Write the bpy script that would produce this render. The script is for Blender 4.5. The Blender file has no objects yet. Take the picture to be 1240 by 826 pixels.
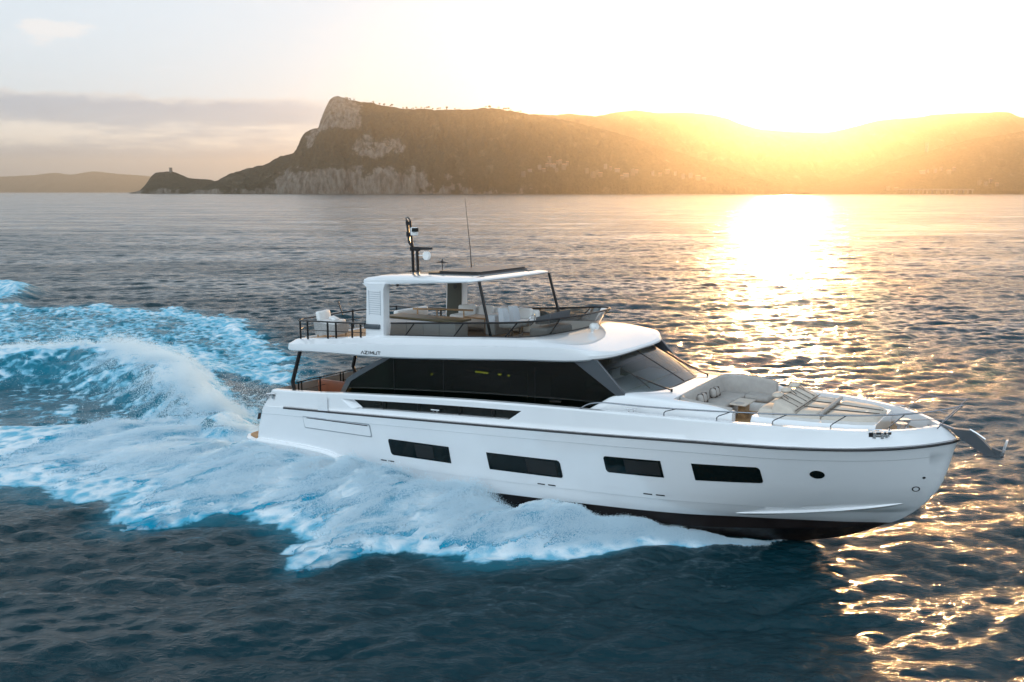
import bpy, math, random
import numpy as np
from mathutils import Matrix, Vector

# ------------------------------------------------------------------ camera, light, exposure
S = bpy.context.scene
COL = S.collection
R_ = math.radians
CAM_H = 10.14
cam = bpy.data.cameras.new('camera'); cam.sensor_width = 36.0; cam.lens = 31.985
cam.clip_start = 0.5; cam.clip_end = 60000
camo = bpy.data.objects.new('camera', cam); COL.objects.link(camo)
camo.location = (0, 0, CAM_H); camo.rotation_euler = (R_(90 - 9.3045), 0, 0)
S.camera = camo

SUN_AZ, SUN_EL = 16.6, 5.6          # degrees, right of the view axis / above the horizon
SKY_STRENGTH = 0.15
EXPOSURE = 1.16
HAZE_DENSITY, HAZE_ANISO = 5.0e-5, 0.80
S.view_settings.view_transform = 'Standard'; S.view_settings.look = 'None'
S.view_settings.gamma = 1.0; S.view_settings.exposure = EXPOSURE
S.view_settings.use_curve_mapping = False
S.cycles.use_denoising = True
S.cycles.max_bounces = 8; S.cycles.transparent_max_bounces = 12
S.cycles.diffuse_bounces = 3; S.cycles.glossy_bounces = 4; S.cycles.volume_bounces = 0
S.cycles.sample_clamp_indirect = 6.0; S.cycles.sample_clamp_direct = 0.0
S.cycles.caustics_reflective = False; S.cycles.caustics_refractive = False

def nd(nt, typ, **kw):
    n = nt.nodes.new(typ)
    for k, v in kw.items():
        if k.startswith('i_'):
            key = k[2:]; key = int(key) if key.isdigit() else key.replace('_', ' ')
            n.inputs[key].default_value = v
        else: setattr(n, k, v)
    return n
def lk(nt, a, b): nt.links.new(a, b)
def math_n(nt, op, a, b=None, c=None, clamp=False):
    n = nt.nodes.new('ShaderNodeMath'); n.operation = op; n.use_clamp = clamp
    for i, q in enumerate((a, b, c)):
        if q is None: continue
        if isinstance(q, (int, float)): n.inputs[i].default_value = q
        else: nt.links.new(q, n.inputs[i])
    return n.outputs[0]
def sstep(nt, x, a, b, lo=0.0, hi=1.0):
    n = nt.nodes.new('ShaderNodeMapRange'); n.interpolation_type = 'SMOOTHSTEP'
    nt.links.new(x, n.inputs[0])
    for i, q in ((1, a), (2, b), (3, lo), (4, hi)):
        if isinstance(q, (int, float)): n.inputs[i].default_value = q
        else: nt.links.new(q, n.inputs[i])
    return n.outputs[0]
def mixc(nt, f, a, b, typ='MIX'):
    n = nt.nodes.new('ShaderNodeMix'); n.data_type = 'RGBA'; n.blend_type = typ
    for i, q in ((0, f), (6, a), (7, b)):
        if isinstance(q, (int, float)): n.inputs[i].default_value = q
        elif isinstance(q, tuple): n.inputs[i].default_value = q if len(q) == 4 else (*q, 1)
        else: nt.links.new(q, n.inputs[i])
    return n.outputs[2]

W = bpy.data.worlds.new('World'); S.world = W; W.use_nodes = True
nt = W.node_tree; nt.nodes.clear()
sky = nd(nt, 'ShaderNodeTexSky', sky_type='NISHITA', sun_disc=False, sun_elevation=R_(SUN_EL), sun_rotation=R_(SUN_AZ),
         altitude=0.0, air_density=1.0, dust_density=1.0, ozone_density=2.0)
tc = nd(nt, 'ShaderNodeTexCoord'); sep = nd(nt, 'ShaderNodeSeparateXYZ'); lk(nt, tc.outputs['Generated'], sep.inputs[0])
# cloud bank low on the left of the sky, thin wisps above, by direction (azimuth, elevation)
az = math_n(nt, 'ARCTAN2', sep.outputs[0], sep.outputs[1]); el = math_n(nt, 'ARCSINE', sep.outputs[2])
cmb = nd(nt, 'ShaderNodeCombineXYZ'); lk(nt, math_n(nt, 'MULTIPLY', az, 9.0), cmb.inputs[0]); lk(nt, math_n(nt, 'MULTIPLY', el, 60.0), cmb.inputs[1])
n1 = nd(nt, 'ShaderNodeTexNoise', i_Scale=1.0, i_Detail=7.0, i_Roughness=0.6); lk(nt, cmb.outputs[0], n1.inputs['Vector'])
cmb2 = nd(nt, 'ShaderNodeCombineXYZ'); lk(nt, math_n(nt, 'MULTIPLY', az, 30.0), cmb2.inputs[0]); lk(nt, math_n(nt, 'MULTIPLY', el, 75.0), cmb2.inputs[1]); cmb2.inputs[2].default_value = 3.7
n2 = nd(nt, 'ShaderNodeTexNoise', i_Scale=1.0, i_Detail=8.0, i_Roughness=0.62); lk(nt, cmb2.outputs[0], n2.inputs['Vector'])
elw = math_n(nt, 'ADD', el, math_n(nt, 'MULTIPLY', math_n(nt, 'SUBTRACT', n2.outputs[0], 0.5), 0.022))
bank = math_n(nt, 'MULTIPLY', sstep(nt, elw, R_(5.55), R_(5.25)), sstep(nt, az, R_(-4), R_(-15)))
streak = math_n(nt, 'MULTIPLY', sstep(nt, elw, R_(2.2), R_(2.7)), sstep(nt, elw, R_(4.3), R_(3.6)))
streak = math_n(nt, 'MULTIPLY', streak, sstep(nt, n1.outputs[0], 0.36, 0.6))
rim = math_n(nt, 'MULTIPLY', sstep(nt, elw, R_(4.9), R_(5.35)), 0.55)
lit = math_n(nt, 'MAXIMUM', streak, rim)
veil = math_n(nt, 'MULTIPLY', sstep(nt, n1.outputs[0], 0.50, 0.72), 0.30)
veil = math_n(nt, 'MULTIPLY', veil, sstep(nt, el, R_(3), R_(7)))
# two small puffs high on the left
def puff(a0, e0, ra, re):
    da = math_n(nt, 'DIVIDE', math_n(nt, 'SUBTRACT', az, R_(a0)), R_(ra)); de = math_n(nt, 'DIVIDE', math_n(nt, 'SUBTRACT', el, R_(e0)), R_(re))
    d = math_n(nt, 'SQRT', math_n(nt, 'ADD', math_n(nt, 'MULTIPLY', da, da), math_n(nt, 'MULTIPLY', de, de)))
    d = math_n(nt, 'ADD', d, math_n(nt, 'MULTIPLY', math_n(nt, 'SUBTRACT', n2.outputs[0], 0.5), 4.2))
    return sstep(nt, d, 1.0, 0.45)
puffs = math_n(nt, 'MAXIMUM', puff(-26.0, 8.6, 1.6, 0.55), puff(-29.4, 9.6, 1.0, 0.6))
gm = nd(nt, 'ShaderNodeGamma', i_Gamma=0.36); lk(nt, sky.outputs[0], gm.inputs[0])
BACK_FILL = (4.9, 5.95, 6.9)
skyc = mixc(nt, 1.0, gm.outputs[0], (1.36, 1.57, 1.86), 'MULTIPLY')
CLOUD_DARK, CLOUD_LIT = (1.30, 1.58, 2.0), (3.3, 3.15, 2.95)
c1 = mixc(nt, veil, skyc, (3.3, 3.2, 3.2))
c1 = mixc(nt, sstep(nt, math_n(nt, 'ABSOLUTE', math_n(nt, 'SUBTRACT', az, R_(SUN_AZ))), R_(10), R_(36), 0.0, 0.78), c1, (2.40, 2.78, 3.12))
near_sun = sstep(nt, math_n(nt, 'ABSOLUTE', math_n(nt, 'SUBTRACT', az, R_(SUN_AZ))), R_(38), R_(6), 1.0, 0.35)
c1 = mixc(nt, math_n(nt, 'MULTIPLY', near_sun, sstep(nt, el, R_(22), R_(54), 0.0, 0.84)), c1, (0.10, 0.22, 0.34))
c2 = mixc(nt, math_n(nt, 'MULTIPLY', bank, math_n(nt, 'ADD', .45, math_n(nt, 'MULTIPLY', n1.outputs[0], .65))), c1, mixc(nt, lit, CLOUD_DARK, CLOUD_LIT))
c3 = mixc(nt, math_n(nt, 'MULTIPLY', puffs, 0.42), c2, (3.5, 3.2, 3.0))
# unseen bright field added to the sky behind the camera to lift the hull
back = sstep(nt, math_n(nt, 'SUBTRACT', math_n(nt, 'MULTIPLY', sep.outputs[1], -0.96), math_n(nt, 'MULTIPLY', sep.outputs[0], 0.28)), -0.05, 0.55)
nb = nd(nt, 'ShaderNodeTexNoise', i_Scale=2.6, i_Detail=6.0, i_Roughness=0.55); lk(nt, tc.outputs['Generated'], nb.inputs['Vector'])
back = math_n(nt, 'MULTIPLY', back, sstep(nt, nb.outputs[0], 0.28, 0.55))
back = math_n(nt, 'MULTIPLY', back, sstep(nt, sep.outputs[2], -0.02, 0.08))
c3 = mixc(nt, back, c3, BACK_FILL)
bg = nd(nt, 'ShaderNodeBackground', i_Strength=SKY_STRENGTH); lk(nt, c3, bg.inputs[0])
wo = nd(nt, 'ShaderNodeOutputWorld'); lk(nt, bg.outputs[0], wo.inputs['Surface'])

sl = bpy.data.lights.new('sun', 'SUN'); sl.energy = 2.2; sl.angle = R_(0.6); sl.color = (1.0, 0.58, 0.25)
so = bpy.data.objects.new('sun', sl); COL.objects.link(so)
_sd = Vector((math.sin(R_(SUN_AZ)) * math.cos(R_(SUN_EL)), math.cos(R_(SUN_AZ)) * math.cos(R_(SUN_EL)), math.sin(R_(SUN_EL))))
so.rotation_euler = _sd.to_track_quat('Z', 'Y').to_euler(); so.location = _sd * 300

# ------------------------------------------------------------------ helpers
rng = np.random.default_rng(7); random.seed(7)
def tag(o, label=None, cat=None, group=None, kind=None):
    if label: o['label'] = label
    if cat: o['category'] = cat
    if group: o['group'] = group
    if kind: o['kind'] = kind
    return o
def pch(xs, ys):
    xs = np.array(xs, float); ys = np.array(ys, float); h = np.diff(xs); d = np.diff(ys) / h
    m = np.zeros(len(xs)); m[0] = d[0]; m[-1] = d[-1]
    for i in range(1, len(xs) - 1):
        if d[i-1] * d[i] > 0:
            w1 = 2*h[i] + h[i-1]; w2 = h[i] + 2*h[i-1]; m[i] = (w1 + w2) / (w1/d[i-1] + w2/d[i])
    def f(x):
        x = np.asarray(x, float); xc = np.clip(x, xs[0], xs[-1]); i = np.clip(np.searchsorted(xs, xc) - 1, 0, len(h) - 1)
        t = (xc - xs[i]) / h[i]
        r = (1+2*t)*(1-t)**2*ys[i] + t*(1-t)**2*h[i]*m[i] + t*t*(3-2*t)*ys[i+1] + t*t*(t-1)*h[i]*m[i+1]
        return float(r) if r.ndim == 0 else r
    return f
def hsh(ix, iy, s):
    v = np.sin(ix*127.1 + iy*311.7 + s*74.7) * 43758.5453
    return v - np.floor(v)
def vnoise(x, y, s=0):
    ix = np.floor(x); iy = np.floor(y); fx = x - ix; fy = y - iy
    fx = fx*fx*fx*(fx*(fx*6-15)+10); fy = fy*fy*fy*(fy*(fy*6-15)+10)
    a = hsh(ix, iy, s); b = hsh(ix+1, iy, s); c = hsh(ix, iy+1, s); d = hsh(ix+1, iy+1, s)
    return (a + (b-a)*fx) * (1-fy) + (c + (d-c)*fx) * fy
def fbm(x, y, s=0, o=5, g=0.5):
    r = 0; a = 1; t = 0
    for k in range(o):
        r = r + a*vnoise(x, y, s + k*3.1); t += a; a *= g; x = x*2.03 + 5.2; y = y*2.03 + 1.3
    return r / t
def ss(x, a, b):
    t = np.clip((x - a) / (b - a), 0, 1); return t*t*(3-2*t)

def quick_mesh(name, V, Q, mats=(), smooth=True, sharp=None):
    """V (n,3) array, Q (m,4) or (m,3) int array"""
    me = bpy.data.meshes.new(name); V = np.ascontiguousarray(V, np.float32); Q = np.ascontiguousarray(Q, np.int32)
    k = Q.shape[1]; m = len(Q)
    me.vertices.add(len(V)); me.vertices.foreach_set('co', V.ravel())
    me.loops.add(m*k); me.loops.foreach_set('vertex_index', Q.ravel())
    me.polygons.add(m); me.polygons.foreach_set('loop_start', np.arange(m, dtype=np.int32)*k)
    me.polygons.foreach_set('use_smooth', np.full(m, smooth))
    me.update(calc_edges=True); me.validate()
    if sharp: me.set_sharp_from_angle(angle=R_(sharp))
    for q in mats: me.materials.append(q)
    return me
def grid_faces(nr, nc, wrap=False):
    i = np.arange(nr-1)[:, None]; j = np.arange(nc if wrap else nc-1)[None, :]; j2 = (j+1) % nc
    return np.stack([i*nc+j, i*nc+j2, (i+1)*nc+j2, (i+1)*nc+j], -1).reshape(-1, 4)
def link(name, me, parent=None):
    o = bpy.data.objects.new(name, me); COL.objects.link(o)
    if parent is not None: o.parent = parent
    return o

class MB:
    def __init__(s): s.v = []; s.f = []
    def add(s, vs, fs):
        n = len(s.v); s.v += [tuple(map(float, q)) for q in vs]; s.f += [tuple(n+i for i in q) for q in fs]; return s
    def box(s, c, d, rz=0.0, ry=0.0, bev=0.0):
        hx, hy, hz = d[0]/2, d[1]/2, d[2]/2
        M = Matrix.Translation(c) @ Matrix.Rotation(rz, 4, 'Z') @ Matrix.Rotation(ry, 4, 'Y')
        b = min(bev, hx*.95, hy*.95, hz*.95)
        if b <= 0:
            P = [(x, y, z) for z in (-hz, hz) for x, y in ((-hx, -hy), (hx, -hy), (hx, hy), (-hx, hy))]
            F = [(3,2,1,0), (4,5,6,7), (0,1,5,4), (1,2,6,5), (2,3,7,6), (3,0,4,7)]
            return s.add([M @ Vector(q) for q in P], F)
        # rounded box: stacked rounded-rectangle loops
        n = 4; loops = []
        prof = [(b*(1-math.sin(a)), -hz + b*(1-math.cos(a))) for a in [math.pi/2*k/3 for k in range(4)]]
        prof = [(b - b*math.sin(a), -hz + b - b*math.cos(a)) for a in [math.pi/2*k/3 for k in range(4)]]
        prof = prof + [(i, -z) for i, z in reversed(prof)]
        for ins, z in prof:
            L = []
            for sx, sy, a0 in ((1,1,0), (-1,1,90), (-1,-1,180), (1,-1,270)):
                for k in range(n):
                    a = R_(a0 + 90*k/(n-1)); r = max(b - ins, 0.0)
                    L.append((sx*(hx-b) + r*math.cos(a), sy*(hy-b) + r*math.sin(a), z))
            loops.append([M @ Vector(q) for q in L])
        return s.loft(loops, cap=True)
    def loft(s, loops, closed=True, cap=False):
        n = len(loops[0]); base = len(s.v)
        for L in loops: s.v += [tuple(map(float, q)) for q in L]
        for i in range(len(loops)-1):
            for j in range(n if closed else n-1):
                k = (j+1) % n
                s.f.append((base+i*n+j, base+i*n+k, base+(i+1)*n+k, base+(i+1)*n+j))
        if cap:
            s.f.append(tuple(base+j for j in reversed(range(n)))); s.f.append(tuple(base+(len(loops)-1)*n+j for j in range(n)))
        return s
    def tube(s, path, r, n=8, flat=None):
        P = [Vector(q) for q in path]; rr = r if isinstance(r, (list, tuple)) else [r]*len(P); loops = []
        up = None
        for i, p in enumerate(P):
            t = (P[min(i+1, len(P)-1)] - P[max(i-1, 0)]).normalized()
            if up is None: up = Vector((0,0,1)) if abs(t.z) < .9 else Vector((1,0,0))
            a = t.cross(up)
            if a.length < 1e-5: a = t.cross(Vector((0,1,0)))
            a.normalize(); b = a.cross(t).normalized(); up = b
            k = flat or 1.0
            loops.append([p + a*(math.cos(2*math.pi*j/n)*rr[i]) + b*(math.sin(2*math.pi*j/n)*rr[i]*k) for j in range(n)])
        return s.loft(loops, cap=True)
    def prism(s, poly, vec):
        n = len(poly); v = Vector(vec); A = [Vector(q) for q in poly]; B = [q + v for q in A]
        fs = [tuple(reversed(range(n))), tuple(range(n, 2*n))] + [(i, (i+1) % n, n+(i+1) % n, n+i) for i in range(n)]
        return s.add(A + B, fs)
    def ball(s, c, r, n=10, m=7, sc=(1,1,1)):
        loops = []
        for i in range(m):
            a = math.pi*(i+.02)/(m-1+.04) - math.pi/2
            loops.append([(c[0]+r*sc[0]*math.cos(a)*math.cos(2*math.pi*j/n), c[1]+r*sc[1]*math.cos(a)*math.sin(2*math.pi*j/n), c[2]+r*sc[2]*math.sin(a)) for j in range(n)])
        return s.loft(loops, cap=True)
    def cyl(s, a, b, r, n=20, r2=None):
        return s.tube([a, b], [r, r if r2 is None else r2], n)
    def build(s, name, mat, parent=None, sharp=38, smooth=True):
        me = bpy.data.meshes.new(name); me.from_pydata(s.v, [], s.f); me.update()
        import bmesh
        bm = bmesh.new(); bm.from_mesh(me); bmesh.ops.recalc_face_normals(bm, faces=bm.faces); bm.to_mesh(me); bm.free()
        if smooth:
            me.polygons.foreach_set('use_smooth', [True]*len(me.polygons)); me.set_sharp_from_angle(angle=R_(sharp))
        me.materials.append(mat)
        return link(name, me, parent)

# ------------------------------------------------------------------ materials
M = {}
def pmat(name, base, rough=0.5, metal=0.0, spec=0.5, coat=0.0, var=0.0, vscale=3.0, bump=0.0, bscale=40.0):
    m = bpy.data.materials.new(name); m.use_nodes = True; nt = m.node_tree; p = nt.nodes['Principled BSDF']
    p.inputs['Base Color'].default_value = (*base, 1); p.inputs['Roughness'].default_value = rough; p.inputs['Metallic'].default_value = metal
    p.inputs['Specular IOR Level'].default_value = spec; p.inputs['Coat Weight'].default_value = coat; p.inputs['Coat Roughness'].default_value = 0.05
    tcn = nd(nt, 'ShaderNodeTexCoord')
    if var:
        n = nd(nt, 'ShaderNodeTexNoise', i_Scale=vscale, i_Detail=5.0, i_Roughness=0.6); lk(nt, tcn.outputs['Object'], n.inputs['Vector'])
        lk(nt, mixc(nt, sstep(nt, n.outputs[0], 0.3, 0.7), tuple(c*(1-var) for c in base), tuple(min(1, c*(1+var)) for c in base)), p.inputs['Base Color'])
        lk(nt, sstep(nt, n.outputs[0], 0.3, 0.7, rough*(1-var), min(1, rough*(1+var))), p.inputs['Roughness'])
    if bump:
        n = nd(nt, 'ShaderNodeTexNoise', i_Scale=bscale, i_Detail=4.0); lk(nt, tcn.outputs['Object'], n.inputs['Vector'])
        b = nd(nt, 'ShaderNodeBump', i_Strength=bump, i_Distance=0.02); lk(nt, n.outputs[0], b.inputs['Height']); lk(nt, b.outputs[0], p.inputs['Normal'])
    M[name] = m; return m
pmat('gelcoat', (0.75, 0.765, 0.78), 0.10, coat=0.8, var=0.02, vscale=0.6)
pmat('antifoul', (0.010, 0.007, 0.007), 0.5, spec=0.3, var=0.3, vscale=1.5)
pmat('black_glass', (0.0025, 0.006, 0.006), 0.03, spec=0.30)
pmat('black_metal', (0.008, 0.008, 0.009), 0.35, spec=0.3)
pmat('black_trim', (0.01, 0.01, 0.012), 0.35)
pmat('grey_metal', (0.10, 0.115, 0.13), 0.35, metal=0.6)
pmat('chrome', (0.62, 0.62, 0.63), 0.14, metal=1.0)
pmat('rail_steel', (0.24, 0.25, 0.27), 0.18, metal=1.0)
pmat('white_vinyl', (0.72, 0.72, 0.71), 0.55, var=0.04, vscale=4, bump=0.1, bscale=60)
pmat('beige_fabric', (0.37, 0.345, 0.32), 0.8, var=0.07, vscale=5, bump=0.25, bscale=90)
pmat('cream_fabric', (0.54, 0.48, 0.41), 0.8, var=0.06, vscale=4, bump=0.25, bscale=90)
pmat('seam', (0.07, 0.05, 0.04), 0.8)
pmat('leather', (0.20, 0.055, 0.02), 0.5, var=0.15, vscale=3, bump=0.1)
pmat('wicker', (0.42, 0.41, 0.40), 0.8, var=0.3, vscale=30, bump=0.6, bscale=50)
pmat('olive', (0.075, 0.065, 0.035), 0.5)
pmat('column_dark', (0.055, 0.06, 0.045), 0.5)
pmat('grey_vinyl', (0.40, 0.43, 0.46), 0.55, var=.05)
pmat('wood', (0.36, 0.23, 0.12), 0.45, var=0.25, vscale=6)
pmat('cabinet', (0.50, 0.54, 0.58), 0.3)
pmat('dash', (0.26, 0.27, 0.28), 0.6)
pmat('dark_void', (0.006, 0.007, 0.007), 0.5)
pmat('grey_stripe', (0.30, 0.33, 0.36), 0.35)
def teak():
    m = pmat('teak', (0.38, 0.22, 0.10), 0.6); nt = m.node_tree; p = nt.nodes['Principled BSDF']
    tcn = nd(nt, 'ShaderNodeTexCoord'); mp = nd(nt, 'ShaderNodeMapping'); mp.inputs['Scale'].default_value = (0.5, 1, 1); lk(nt, tcn.outputs['Object'], mp.inputs[0])
    sp = nd(nt, 'ShaderNodeSeparateXYZ'); lk(nt, tcn.outputs['Object'], sp.inputs[0])
    fr = math_n(nt, 'FRACT', math_n(nt, 'MULTIPLY', sp.outputs[1], 1/0.09)); caulk = math_n(nt, 'LESS_THAN', fr, 0.09)
    n = nd(nt, 'ShaderNodeTexNoise', i_Scale=14.0, i_Detail=4.0); lk(nt, mp.outputs[0], n.inputs['Vector'])
    c = mixc(nt, sstep(nt, n.outputs[0], .3, .7), (0.30, 0.165, 0.07), (0.44, 0.27, 0.13))
    lk(nt, mixc(nt, caulk, c, (0.02, 0.018, 0.016)), p.inputs['Base Color'])
teak()
def glass(name, tint, clear, rough=0.02, fk=1.0, film=None):
    m = bpy.data.materials.new(name); m.use_nodes = True; nt = m.node_tree; nt.nodes.clear()
    t = nd(nt, 'ShaderNodeBsdfTransparent', i_Color=(*tint, 1)); g = nd(nt, 'ShaderNodeBsdfGlossy', i_Roughness=rough); d = nd(nt, 'ShaderNodeBsdfDiffuse', i_Color=(0.001, 0.006, 0.005, 1))
    if film: d = nd(nt, 'ShaderNodeBsdfTranslucent', i_Color=(*film, 1))     # translucent film added to brighten the pane, standing in for sun reflection
    f = nd(nt, 'ShaderNodeFresnel', i_IOR=1.5)
    a = nd(nt, 'ShaderNodeMixShader'); a.inputs[0].default_value = clear; lk(nt, d.outputs[0], a.inputs[1]); lk(nt, t.outputs[0], a.inputs[2])
    b = nd(nt, 'ShaderNodeMixShader'); lk(nt, math_n(nt, 'MULTIPLY', f.outputs[0], fk), b.inputs[0]); lk(nt, a.outputs[0], b.inputs[1]); lk(nt, g.outputs[0], b.inputs[2])
    o = nd(nt, 'ShaderNodeOutputMaterial'); lk(nt, b.outputs[0], o.inputs[0]); M[name] = m
glass('smoke_glass', (0.42, 0.40, 0.36), 0.92)
glass('saloon_tint', (0.10, 0.17, 0.125), 0.82, fk=0.6)
glass('windscreen_glass', (0.70, 0.77, 0.80), 0.76, film=(.75, .74, .70))

# ------------------------------------------------------------------ the yacht frame (boat x forward, y port, z up, metres)
BM = Matrix(((0.8398665494151806, 0.5427781187712479, -0.004176222228232813, -9.137718278995631), (-0.5427164595080111, 0.8398525067252949, 0.010325285774637866, 36.76495332404636), (0.009111737075202176, -0.006405357593445585, 0.9999379718970434, 0.10489141838993415), (0, 0, 0, 1)))
yacht = bpy.data.objects.new('motor_yacht', None); COL.objects.link(yacht); yacht.matrix_world = BM
tag(yacht, 'large white flybridge motor yacht with black windows cutting through the sea', 'yacht')
def on_boat(name, loc, label, cat, group=None, rz=0.0):
    o = bpy.data.objects.new(name, None); COL.objects.link(o); o.matrix_world = BM @ Matrix.Translation(loc) @ Matrix.Rotation(rz, 4, 'Z')
    return tag(o, label, cat, group)

# hull curves
zb = pch([0, 1.2, 4, 8, 10.4, 15.5, 18, 20, 23.3], [-.02, -.0, .1, .25, .34, .59, .68, .75, .77])
zr = pch([1.2, 2.67, 4.4, 8.54, 11.32, 15.73, 19.12, 21.91, 23.2, 24.93], [2.02, 2.13, 2.23, 2.48, 2.65, 2.92, 3.12, 3.23, 3.27, 3.36])
zcap = pch([2.2, 4.44, 5.63, 7.18, 11.33, 14.89, 17.26, 19.29, 20.89, 24.55], [2.75, 2.89, 3.0, 3.12, 3.41, 3.58, 3.66, 3.70, 3.735, 3.70])
stem = pch([-.9, -.4, -.13, .1, .4, .73, .89, 1.2, 1.65, 2.03, 2.59, 3.18, 3.36], [18, 20.5, 21.35, 22.07, 22.72, 23.29, 23.58, 23.95, 24.34, 24.57, 24.74, 24.87, 24.93])
keelz = pch([0, 12, 18, 20.5, 21.35, 22.07, 22.72, 23.29], [-.7, -.85, -.75, -.4, -.13, .1, .4, .73])
br = pch([0, .05, .2, .64, 1.49, 2.8, 4.2, 5.94, 8, 11, 17, 23.8], [0.03, .19, .44, .98, 1.68, 2.36, 2.76, 2.95, 3.06, 3.10, 3.07, 2.99])
bb = pch([0, .3, 1, 2, 3.3, 5.3, 7.3, 10, 14, 22.2], [0.01, .16, .54, .98, 1.52, 2.16, 2.5, 2.72, 2.82, 2.82])
bcap = pch([0, .03, .2, .5, 1.05, 2.35, 3.75, 5.4, 7.5, 10.5, 16, 22.4], [0.02, .14, .46, .9, 1.5, 2.24, 2.64, 2.86, 3.0, 3.06, 3.05, 2.99])
def xtr(s): return np.interp(s, [0, .3, .6, 1], [1.2, 1.2, 1.36, 1.75])
def koff(s): return 0.022*(s >= .2) + 0.018*(s >= .865)
def hull_b(x, z):
    x = np.asarray(x, float); z = np.asarray(z, float); s = np.clip((z - zb(x)) / (zr(x) - zb(x)), 0, 1)
    xs = stem(.77 + (3.36 - .77)*s); d = np.maximum(xs - x, 0)
    w = s**0.9
    return (1-w)*bb(d) + w*br(d) + koff(s)*np.minimum(1, d*2)
LV = [0, .05, .1, .15, .195, .2, .27, .35, .45, .55, .65, .75, .86, .865, .93, 1.0]
NC = 110
tt = (np.arange(NC)/(NC-1))**1.6
def hull_rows():
    X = []; Y = []; Z = []
    for s in LV:
        xs = stem(.77 + 2.59*s); L = xs - xtr(s); d = tt*L; x = xs - d; w = s**0.9
        X.append(x); Y.append((1-w)*bb(d) + w*br(d) + koff(s)*np.minimum(1, d*2)); Z.append(zb(x)*(1-s) + zr(x)*s)
    return np.array(X), np.array(Y), np.array(Z)
HX, HY, HZ = hull_rows()
def two_sides(X, Y, Z):
    """rows of half-section points -> verts and quads on both sides, plus a transom closing them"""
    nr, nc = X.shape; P = np.stack([X, -Y, Z], -1).reshape(-1, 3); Pm = P*np.array([1, -1, 1])
    F = grid_faces(nr, nc); Fm = F[:, ::-1] + nr*nc
    T = [[i*nc+nc-1, (i+1)*nc+nc-1, nr*nc+(i+1)*nc+nc-1, nr*nc+i*nc+nc-1] for i in range(nr-1)]
    return np.vstack([P, Pm]), np.vstack([F, Fm, np.array(T)])
V, Q = two_sides(HX, HY, HZ)
hull = link('hull', quick_mesh('hull', V, Q, [M['gelcoat']], sharp=30), yacht)
kx = HX[0]; kz = np.where(kx > 20.5, np.minimum(keelz(np.minimum(kx, 23.29)), HZ[0]-.002), keelz(np.minimum(kx, 23.29)))
BX = np.array([kx, kx, kx, kx]); BY = np.array([HY[0]+.004, HY[0]*.93, HY[0]*.5, HY[0]*0]); BZ = np.array([HZ[0]+.004, HZ[0]*.72+kz*.28, HZ[0]*.35+kz*.65, kz])
V, Q = two_sides(BX, BY, BZ)
link('hull_bottom', quick_mesh('hull_bottom', V, Q, [M['antifoul']], sharp=30), yacht)

# bulwark with its long cut-out, both sides
XA, XB = 5.95, 13.0
base_t = np.concatenate([np.linspace(0, .06, 14), np.linspace(.075, .3, 22), np.linspace(.32, 1, 60)])
xr_ = 24.93 - base_t*(24.93-1.75); xc_ = 24.53 - base_t*(24.53-2.22)
xm = (xr_+xc_)/2; ia = int(np.argmin(abs(xm-XA))); ib = int(np.argmin(abs(xm-XB)))
for q in (xr_, xc_): q[ia] = XA; q[ib] = XB
fr = [0, .04, .31, .72, .93, 1.0]
RX = []; RY = []; RZ = []
for k, q in enumerate(fr):
    x = xr_*(1-q) + xc_*q
    if k in (2, 3):
        sg = -1 if k == 2 else 1
        x = x + sg*(-.24)*np.clip(1-abs(x-XA)/1.3, 0, 1) + sg*.22*np.clip(1-abs(x-XB)/1.3, 0, 1)
    zc = zcap(np.maximum(x, 2.2)); y = br(24.93-xr_)*(1-q) + bcap(24.53-xc_)*q + (.03 if k == 0 else .012 if k == 1 else 0)*np.minimum(1, (24.95-xr_)*3)
    if k == 5: y = np.maximum(y-.035, .0)
    RX.append(x); RY.append(y); RZ.append(zr(xr_)*(1-q) + zc*q)
RX, RY, RZ = map(np.array, (RX, RY, RZ))
zdk = pch([1.2, 5.5, 7.5, 15, 17.5, 21, 24.3], [1.95, 1.97, 2.25, 2.95, 3.12, 3.2, 3.34])
def bulwark(side):
    n = len(xr_); P = np.stack([RX, side*RY, RZ], -1)
    capin = P[5] + 0; iny = np.maximum(RY[5]-.2, .0); capin = np.stack([RX[5]-.05*(RX[5] > 24.2), side*iny, RZ[5]], -1)
    inbot = np.stack([RX[5]-.05*(RX[5] > 24.2), side*np.maximum(iny-.03, 0), zdk(RX[5])-.02], -1)
    A = np.concatenate([P, capin[None], inbot[None]]); F = grid_faces(8, n)
    r = np.arange(len(F)); row = r//(n-1); colm = r % (n-1)
    hole = (row == 2) & (colm >= min(ia, ib)) & (colm < max(ia, ib))
    return A.reshape(-1, 3), F[~hole]
Va, Fa = bulwark(-1); Vb, Fb = bulwark(1)
nA = len(Va); n_ = len(xr_)
ends = [[k*n_+n_-1, (k+1)*n_+n_-1] for k in range(7)]
blw = link('bulwark', quick_mesh('bulwark', np.vstack([Va, Vb]), np.vstack([Fa, Fb[:, ::-1]+nA, [[e[0], e[1], e[1]+nA, e[0]+nA] for e in ends[:5]]]), [M['gelcoat']], sharp=30), yacht)
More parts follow.
